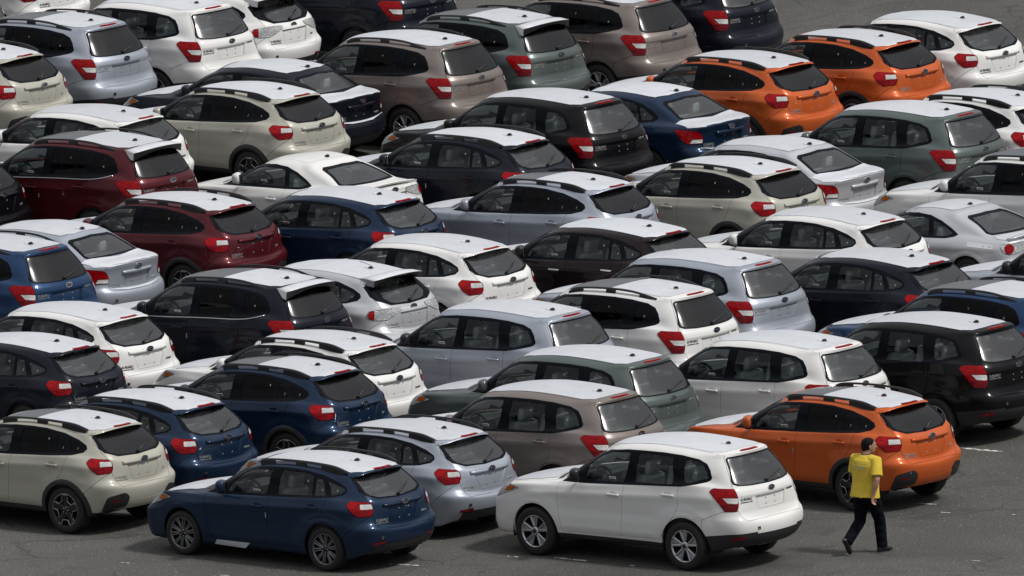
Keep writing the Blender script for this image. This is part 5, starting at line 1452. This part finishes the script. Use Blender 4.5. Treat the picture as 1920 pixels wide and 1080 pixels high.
place_car('sedan', 'saloon_car', -7.297, 320.509, 140.44, 'silver', 'silver four-door saloon with film on its boot, beside the blue estate at the left', 'saloon', 'saloons waiting in the lot')
place_car('hatch', 'hatchback_car', -2.883, 322.733, 140.20, 'blue', 'blue hatchback without rails between the maroon crossover and the silver crossover', 'hatchback', 'hatchbacks waiting in the lot')
place_car('cross', 'crossover_car', -5.336, 322.248, 139.01, 'maroon', 'maroon crossover behind the navy estate, all of its tailgate in view', 'crossover', 'crossovers waiting in the lot', rails=True, tint=True)
place_car('suv', 'estate_car', 7.551, 322.562, 140.20, 'white', 'white estate with tinted windows cut by the right edge beyond the silver coupe', 'estate car', 'tall estate cars waiting in the lot', rails=True, roof='glass', tint=True)
place_car('cross', 'crossover_car', 0.329, 322.857, 140.20, 'silver', 'silver-blue crossover with its whole flank in view in the middle of the lot', 'crossover', 'crossovers waiting in the lot', rails=True, tint=True, roof='glass', tape=True)
place_car('hatch', 'hatchback_car', -0.900, 328.039, 140.20, 'navy', 'navy hatchback with roof rails just in front of the black estate', 'hatchback', 'hatchbacks waiting in the lot', rails=True, tape=True)
place_car('cross', 'crossover_car', 2.877, 323.800, 138.54, 'beige', 'beige crossover in front of the silver saloon on the right half', 'crossover', 'crossovers waiting in the lot', rails=True, tint=True)
place_car('sedan', 'saloon_car', 3.648, 326.128, 141.13, 'brightsilver', 'bright silver saloon between the beige crossover and the green estate', 'saloon', 'saloons waiting in the lot')
place_car('suv', 'estate_car', 5.561, 327.655, 141.06, 'green', 'grey-green estate without rails at the upper right, behind the silver saloon', 'estate car', 'tall estate cars waiting in the lot')
place_car('cross', 'crossover_car', 6.898, 329.621, 140.20, 'white', 'white crossover with rails cut by the right edge behind the green estate', 'crossover', 'crossovers waiting in the lot', rails=True, tint=True)
place_car('hatch', 'hatchback_car', 6.299, 338.373, 138.72, 'white', 'white hatchback farthest back at the top right with asphalt behind it', 'hatchback', 'hatchbacks waiting in the lot')
place_car('cross', 'crossover_car', 4.966, 336.202, 139.43, 'orange', 'orange crossover farthest back, in front of the white hatchback', 'crossover', 'crossovers waiting in the lot', rails=True, tint=True)
place_car('cross', 'crossover_car', 3.268, 334.375, 138.37, 'orange', 'orange crossover between the blue saloon and the other far orange crossover', 'crossover', 'crossovers waiting in the lot', rails=True, tint=True)
place_car('cross', 'crossover_car', 8.633, 331.321, 140.20, 'orange', 'sliver of an orange car at the right edge, beyond the white railed crossover', 'crossover', 'crossovers waiting in the lot', rails=True, tint=True)
place_car('sedan', 'saloon_car', 1.726, 331.972, 139.59, 'blue', 'dark blue saloon with film on its boot beside the black estate', 'saloon', 'saloons waiting in the lot')
place_car('suv', 'estate_car', 0.124, 330.202, 139.47, 'black', 'black estate without rails in the centre of the upper half', 'estate car', 'tall estate cars waiting in the lot')
place_car('suv', 'estate_car', 2.293, 342.728, 142.40, 'navy', 'navy estate cut by the top edge with open asphalt to its right', 'estate car', 'tall estate cars waiting in the lot')
place_car('suv', 'estate_car', 0.985, 340.463, 141.62, 'taupe', 'taupe bronze estate with tinted windows cut by the top edge', 'estate car', 'tall estate cars waiting in the lot', rails=True, tint=True, roof='glass')
place_car('suv', 'estate_car', -2.026, 336.729, 139.46, 'taupe', 'taupe bronze estate with roof rails behind the dark saloon', 'estate car', 'tall estate cars waiting in the lot', rails=True, tint=True)
place_car('suv', 'estate_car', -0.775, 338.778, 139.70, 'green', 'grey-green estate with rails, glass roof and a dark spoiler', 'estate car', 'tall estate cars waiting in the lot', rails=True, roof='glass', tint=True, spoiler=True)
place_car('suv', 'estate_car', -2.776, 345.076, 139.31, 'navy', 'navy estate at the top edge left of the green spoilered estate', 'estate car', 'tall estate cars waiting in the lot')
place_car('cross', 'crossover_car', -9.260, 327.063, 140.20, 'black', 'black crossover of which only the rear corner shows at the left edge', 'crossover', 'crossovers waiting in the lot', rails=True, tint=True)
place_car('coupe', 'coupe_car', -3.236, 327.345, 137.50, 'white', 'low white two-door coupe between the beige crossover and the blue hatchback', 'coupe', 'coupes waiting in the lot', roof='none', hoodfilm=False)
place_car('suv', 'estate_car', -6.779, 327.525, 140.06, 'maroon', 'maroon estate with rails, dark spoiler and a bright line under its windows', 'estate car', 'tall estate cars waiting in the lot', rails=True, roof='glass', tint=True, spoiler=True, chromeline=True, tape=True)
place_car('hatch', 'hatchback_car', -6.834, 331.798, 140.20, 'white', 'white hatchback behind the maroon estate, only roof and windows visible', 'hatchback', 'hatchbacks waiting in the lot')
place_car('cross', 'crossover_car', -4.382, 332.997, 137.56, 'beige', 'beige crossover behind the white coupe, flank and tailgate visible', 'crossover', 'crossovers waiting in the lot', rails=True, tint=True)
place_car('sedan', 'saloon_car', -4.002, 335.764, 141.36, 'navy', 'navy saloon with film over roof and boot, beside the railed taupe estate', 'saloon', 'saloons waiting in the lot')
place_car('wagon', 'hot_hatch_car', -4.917, 344.029, 140.79, 'white', 'white hot hatch with clear tail lamps at the top edge', 'hatchback', 'hot hatches waiting in the lot')
place_car('suv', 'estate_car', -5.939, 341.510, 138.55, 'white', 'white estate without rails between the silver estate and the white hot hatch', 'estate car', 'tall estate cars waiting in the lot')
place_car('cross', 'crossover_car', -8.759, 338.124, 137.97, 'beige', 'beige crossover cut by the left edge near the top', 'crossover', 'crossovers waiting in the lot', rails=True, tint=True)
place_car('suv', 'estate_car', -7.605, 340.041, 139.25, 'silver', 'silver-blue estate with rails and glass roof at the upper left', 'estate car', 'tall estate cars waiting in the lot', rails=True, roof='glass', tint=True)
place_car('hatch', 'hatchback_car', -8.674, 348.947, 140.65, 'white', 'white hatchback at the top edge of which only the lower rear corner shows', 'hatchback', 'hatchbacks waiting in the lot')
place_car('suv', 'estate_car', -10.028, 345.672, 139.78, 'green', 'grey-green estate of which only the tailgate corner shows at the top left', 'estate car', 'tall estate cars waiting in the lot')

# ------------------------------------------------------------------ the walking man
M['skin'] = plain('skin', (0.36, 0.20, 0.135), 0.5, var=0.12, bscale=30)
M['hair'] = plain('black_hair', (0.006, 0.005, 0.005), 0.8, bump=0.3, bscale=160, spec=0.15)
M['trousers'] = plain('dark_navy_trousers', (0.004, 0.0045, 0.008), 0.9, spec=0.1, bump=0.5, bscale=16, var=0.3)
M['shoe'] = plain('black_leather_shoe', (0.012, 0.011, 0.011), 0.35, bump=0.1)
M['collar'] = plain('dark_collar', (0.03, 0.03, 0.035), 0.8)
def shirt_mat():
    m, nt, b = new_mat('yellow_shirt'); setp(b, Roughness=0.85)
    tc = nt.nodes.new('ShaderNodeTexCoord'); sep = nt.nodes.new('ShaderNodeSeparateXYZ'); nt.links.new(tc.outputs['Object'], sep.inputs[0])
    def math_(op, a, bb=None):
        n = nt.nodes.new('ShaderNodeMath'); n.operation = op
        for i, q in enumerate((a, bb)):
            if q is None: continue
            if isinstance(q, (int, float)): n.inputs[i].default_value = q
            else: nt.links.new(q, n.inputs[i])
        return n.outputs[0]
    def band(z0, z1, hw):
        a = math_('GREATER_THAN', sep.outputs['Z'], z0); c = math_('LESS_THAN', sep.outputs['Z'], z1)
        ab = math_('ABSOLUTE', sep.outputs['Y']); d = math_('LESS_THAN', ab, hw)
        back = math_('LESS_THAN', sep.outputs['X'], 0.0)
        return math_('MULTIPLY', math_('MULTIPLY', a, c), math_('MULTIPLY', d, back))
    # letter-like gaps in the printed bands
    wv = nt.nodes.new('ShaderNodeTexNoise'); wv.inputs['Scale'].default_value = 1.0; mp = nt.nodes.new('ShaderNodeMapping'); mp.inputs['Scale'].default_value = (1, 70, 6)
    nt.links.new(tc.outputs['Object'], mp.inputs[0]); nt.links.new(mp.outputs[0], wv.inputs['Vector'])
    gaps = math_('GREATER_THAN', wv.outputs['Fac'], 0.44)
    big = band(1.262, 1.300, .105); l1 = band(1.325, 1.335, .13); l2 = band(1.232, 1.240, .12)
    nz = nt.nodes.new('ShaderNodeTexNoise'); nz.inputs['Scale'].default_value = 7; nz.inputs['Detail'].default_value = 3; nt.links.new(tc.outputs['Object'], nz.inputs['Vector'])
    base = nt.nodes.new('ShaderNodeMix'); base.data_type = 'RGBA'; base.inputs['A'].default_value = (.55, .40, .03, 1); base.inputs['B'].default_value = (.64, .47, .045, 1); nt.links.new(nz.outputs['Fac'], base.inputs['Factor'])
    m1 = nt.nodes.new('ShaderNodeMix'); m1.data_type = 'RGBA'; m1.inputs['B'].default_value = (.42, .40, .22, 1)
    nt.links.new(math_('MULTIPLY', big, math_('MAXIMUM', gaps, .45)), m1.inputs['Factor']); nt.links.new(base.outputs['Result'], m1.inputs['A'])
    m2 = nt.nodes.new('ShaderNodeMix'); m2.data_type = 'RGBA'; m2.inputs['B'].default_value = (.16, .15, .05, 1)
    nt.links.new(math_('MULTIPLY', math_('ADD', l1, l2), math_('MULTIPLY', gaps, .7)), m2.inputs['Factor']); nt.links.new(m1.outputs['Result'], m2.inputs['A'])
    nt.links.new(m2.outputs['Result'], b.inputs['Base Color'])
    mp2 = nt.nodes.new('ShaderNodeMapping'); mp2.inputs['Scale'].default_value = (7, 7, 2.4); mp2.inputs['Rotation'].default_value = (.5, .3, 0); nt.links.new(tc.outputs['Object'], mp2.inputs[0])
    n2 = nt.nodes.new('ShaderNodeTexNoise'); n2.inputs['Scale'].default_value = 1.6; n2.inputs['Detail'].default_value = 2; n2.inputs['Distortion'].default_value = 1.0; nt.links.new(mp2.outputs[0], n2.inputs['Vector'])
    bp = nt.nodes.new('ShaderNodeBump'); bp.inputs['Strength'].default_value = .7; bp.inputs['Distance'].default_value = .014; nt.links.new(n2.outputs['Fac'], bp.inputs['Height']); nt.links.new(bp.outputs['Normal'], b.inputs['Normal'])
    return m
M['shirt'] = shirt_mat()

def loft(bm, rings, n=16):
    """rings: (centre, u half-axis vector, v half-axis vector)"""
    R_ = []
    for c, u, v in rings:
        c, u, v = Vector(c), Vector(u), Vector(v)
        R_.append([bm.verts.new(c + u * math.cos(2 * math.pi * k / n) + v * math.sin(2 * math.pi * k / n)) for k in range(n)])
    for a, b in zip(R_[:-1], R_[1:]):
        for k in range(n): bm.faces.new((a[k], a[(k + 1) % n], b[(k + 1) % n], b[k]))
    bm.faces.new(R_[0][::-1]); bm.faces.new(R_[-1])
def zring(x, y, z, a, b, tilt=0.0): return ((x, y, z), (a, 0, -a * tilt), (0, b, 0))
def limb(bm, pts, rad, n=12):
    rings = []
    P = [Vector(p) for p in pts]
    for i, p in enumerate(P):
        t = (P[min(i + 1, len(P) - 1)] - P[max(i - 1, 0)]).normalized()
        if i == 0: u = t.cross(Vector((0, 1, 0)) if abs(t.y) < .8 else Vector((0, 0, 1))).normalized()
        else: u = (u - t * u.dot(t)).normalized()          # carry the frame along the limb
        v = t.cross(u).normalized()
        r = rad[i] if isinstance(rad[i], tuple) else (rad[i], rad[i])
        rings.append((p, u * r[0], v * r[1]))
    loft(bm, rings, n)
def remeshed(bm, vox, mat, smooth=3, name='cloth'):
    bmesh.ops.recalc_face_normals(bm, faces=bm.faces)
    me = bpy.data.meshes.new(name); bm.to_mesh(me); bm.free()
    o = bpy.data.objects.new(name, me); COL.objects.link(o)
    md = o.modifiers.new('r', 'REMESH'); md.mode = 'VOXEL'; md.voxel_size = vox
    if smooth:
        ms = o.modifiers.new('s', 'SMOOTH'); ms.iterations = smooth; ms.factor = .5
    dg = bpy.context.evaluated_depsgraph_get()
    out = bpy.data.meshes.new_from_object(o.evaluated_get(dg))
    bpy.data.objects.remove(o); bpy.data.meshes.remove(me)
    out.name = name; out.materials.clear(); out.materials.append(M[mat])
    for p in out.polygons: p.use_smooth = True
    return out

# joints in the man's own frame: x forward, y left, z up
J = dict(hipR=(.0, -.088, .87), kneeR=(.15, -.085, .475), ankR=(.185, -.085, .085),
         hipL=(-.01, .088, .87), kneeL=(-.05, .085, .475), ankL=(-.31, .085, .21),
         shR=(.01, -.185, 1.375), elR=(-.075, -.265, 1.115), wrR=(-.105, -.215, .885),
         shL=(.01, .185, 1.375), elL=(.05, .27, 1.13), wrL=(.22, .235, .955))
def V_(k): return Vector(J[k])
def mixp(a, b, t): return V_(a).lerp(V_(b), t)
HY = R(-28)                                   # head turned to his right
HC = Vector((.07, -.005, 1.565))
def hp(x, y, z):
    return HC + Matrix.Rotation(HY, 3, 'Z') @ Vector((x, y, z))
# --- body, one continuous surface
bm = bmesh.new()
loft(bm, [zring(-.01, 0, .80, .085, .135), zring(-.01, 0, .90, .105, .155), zring(0, 0, 1.02, .090, .135), zring(.0, 0, 1.15, .098, .142), zring(.0, 0, 1.28, .112, .162), zring(.0, 0, 1.37, .095, .165), zring(.01, 0, 1.425, .060, .10), zring(.02, 0, 1.455, .052, .056)], 20)
limb(bm, [(.012, 0, 1.42), (.03, 0, 1.47), (.04, 0, 1.53)], [.058, .052, .052])
Rm_ = Matrix.Rotation(HY, 3, 'Z')
def hring(x, y, z, a, b): return (hp(x, y, z), Rm_ @ Vector((a, 0, 0)), Rm_ @ Vector((0, b, 0)))
loft(bm, [hring(.035, 0, -.105, .030, .028), hring(.022, 0, -.080, .062, .050), hring(.008, 0, -.035, .085, .066), hring(-.002, 0, .015, .095, .074), hring(-.004, 0, .060, .092, .073), hring(-.006, 0, .095, .070, .056), hring(-.006, 0, .115, .030, .024)], 20)
limb(bm, [hp(.075, 0, .02), hp(.108, 0, -.025), hp(.085, 0, -.032)], [.010, .015, .010], 8)        # nose
limb(bm, [hp(.07, -.022, -.058), hp(.086, 0, -.058), hp(.07, .022, -.058)], [.007, .010, .007], 8)  # lips
limb(bm, [hp(.07, -.05, .03), hp(.092, -.02, .036), hp(.094, 0, .03), hp(.092, .02, .036), hp(.07, .05, .03)], [.008, .010, .008, .010, .008], 8)   # brow
for s in (-1, 1):                                                                                   # ears
    limb(bm, [hp(-.005, s * .070, -.035), hp(-.012, s * .083, -.005), hp(-.008, s * .080, .025)], [.008, (.020, .009), .010], 8)
for s in ('R', 'L'):
    sg = -1 if s == 'R' else 1
    limb(bm, [V_('sh' + s) + Vector((0, -sg * .06, .01)), V_('sh' + s), mixp('sh' + s, 'el' + s, .35), V_('el' + s), mixp('el' + s, 'wr' + s, .3), mixp('el' + s, 'wr' + s, .75), V_('wr' + s)], [.058, .060, .050, .040, .042, .031, (.022, .029)])
    limb(bm, [V_('hip' + s) + Vector((0, 0, .03)), mixp('hip' + s, 'knee' + s, .4), V_('knee' + s), mixp('knee' + s, 'ank' + s, .3), mixp('knee' + s, 'ank' + s, .8), V_('ank' + s)], [.088, .078, .056, .056, .040, .038])
def hand(wr, down, fwd, sg, curl):
    """palm and five bent fingers; down = direction along the hand, fwd = across the knuckles towards the thumb"""
    d = Vector(down).normalized(); f = Vector(fwd); f = (f - d * f.dot(d)).normalized(); n = d.cross(f) * sg   # n: palm normal
    W_ = Vector(wr)
    loft(bm, [(W_ - d * .01, f * .027, n * .019), (W_ + d * .03, f * .036, n * .016), (W_ + d * .085, f * .041, n * .014)], 12)
    for i, (off, L_) in enumerate(((.030, .070), (.010, .080), (-.011, .074), (-.031, .058))):
        p = W_ + d * .078 + f * off; dd = d.copy(); pts = [p - d * .01]; rad = [.0092]
        for j in range(3):
            a = curl * (.45 + .35 * j)
            dj = (d * math.cos(a) + n * math.sin(a)).normalized()
            p = p + dj * L_ * (.42, .32, .26)[j]; pts.append(p); rad.append((.0088, .0082, .0068)[j])
        limb(bm, pts, rad, 8)
    p0 = W_ + d * .02 + f * .030
    limb(bm, [p0, p0 + d * .03 + f * .022 + n * .008, p0 + d * .058 + f * .030 + n * .018, p0 + d * .08 + f * .028 + n * .028], [.013, .012, .010, .008], 8)
hand(J['wrR'], (-.06, .10, -.9), (.9, .3, 0), 1, 1.0)
hand(J['wrL'], (.75, -.25, -.35), (.2, -.9, .3), -1, .9)
man = bpy.data.objects.new('person', remeshed(bm, .0055, 'skin', 1, 'person')); COL.objects.link(man)
man.location = (4.82, 297.50, 0); man.rotation_euler = (0, 0, R(46)); man.scale = (1.03, 1.05, .96)
man['label'] = 'man in a yellow polo shirt and dark trousers walking away past the cars'; man['category'] = 'person'
def child(name, me):
    o = bpy.data.objects.new(name, me); COL.objects.link(o); o.parent = man; return o
# hair: cap over crown and back of the head
bm = bmesh.new()
loft(bm, [hring(-.050, 0, -.070, .038, .050), hring(-.034, 0, -.030, .070, .070), hring(-.020, 0, .015, .086, .0795), hring(-.012, 0, .060, .092, .081), hring(-.010, 0, .098, .076, .064), hring(-.008, 0, .122, .036, .030)], 20)
child('hair', remeshed(bm, .007, 'hair', 2, 'hair'))
# shirt: boxy torso hanging loose, short sleeves
bm = bmesh.new()
loft(bm, [zring(-.035, 0, .835, .165, .232, .10), zring(-.025, 0, .93, .152, .222), zring(-.008, 0, 1.05, .140, .208), zring(-.004, 0, 1.18, .138, .208), zring(-.002, 0, 1.30, .138, .212), zring(0, 0, 1.375, .115, .202), zring(.006, 0, 1.42, .082, .135), zring(.014, 0, 1.452, .066, .074)], 24)
for s in ('R', 'L'):
    sg = -1 if s == 'R' else 1
    e = mixp('sh' + s, 'el' + s, .80)
    limb(bm, [V_('sh' + s) + Vector((0, -sg * .10, 0)), V_('sh' + s) + Vector((0, sg * .004, 0)), mixp('sh' + s, 'el' + s, .35), e], [.086, .080, .078, (.086, .074)], 14)
for v in bm.verts:      # cloth hangs unevenly at the hem
    if v.co.z < .95: v.co.z += .012 * math.sin(v.co.y * 30); v.co.x += .008 * math.sin(v.co.y * 45)
child('shirt', remeshed(bm, .008, 'shirt', 3, 'shirt'))
bm = bmesh.new()
loft(bm, [zring(.014, 0, 1.437, .076, .086, -.15), zring(.018, 0, 1.462, .068, .072, -.15), zring(.02, 0, 1.468, .062, .066, -.15)], 20)
child('collar', remeshed(bm, .006, 'collar', 1, 'collar'))
# trousers
bm = bmesh.new()
loft(bm, [zring(-.01, 0, .80, .115, .150), zring(-.012, 0, .88, .125, .168), zring(-.005, 0, .98, .108, .152), zring(0, 0, 1.02, .104, .146)], 20)
for s in ('R', 'L'):
    a_ = V_('ank' + s); kd = (a_ - V_('knee' + s)).normalized()
    limb(bm, [V_('hip' + s) + Vector((0, 0, .02)), mixp('hip' + s, 'knee' + s, .4), mixp('hip' + s, 'knee' + s, .8), V_('knee' + s), mixp('knee' + s, 'ank' + s, .3), mixp('knee' + s, 'ank' + s, .7), a_ + kd * .012], [.108, .100, .084, .080, .078, .074, (.080, .068)], 16)
me = remeshed(bm, .008, 'trousers', 3, 'trousers')
rg = random.Random(3)
for v in me.vertices:   # folds behind the knees and above the shoes
    k = .004 * math.sin(v.co.z * 55 + v.co.y * 30 + v.co.x * 20)
    v.co.x += k; v.co.y += k * .5
child('trousers', me)
# shoes
def shoe(ank, toe_dir, up):
    bm = bmesh.new(); t = Vector(toe_dir).normalized(); u = Vector(up); u = (u - t * u.dot(t)).normalized(); s = t.cross(u)
    A_ = Vector(ank)
    base = A_ - u * .075
    def rg_(k, w, h, hh=0): return (base + t * k + u * (h + hh), s * w, u * h)
    loft(bm, [rg_(-.085, .020, .022), rg_(-.070, .034, .040), rg_(-.02, .040, .052), rg_(.04, .040, .046), rg_(.10, .047, .032), rg_(.155, .043, .024), rg_(.185, .020, .014)], 16)
    limb(bm, [A_ - u * .05, A_ + u * .01], [(.045, .040), (.042, .038)], 12)
    me = remeshed(bm, .006, 'shoe', 1, 'shoe')
    child('shoe', me)
shoe(J['ankR'], (1, -.05, 0), (0, 0, 1))
shoe(J['ankL'], (.50, 0, -.85), (.85, 0, .50))
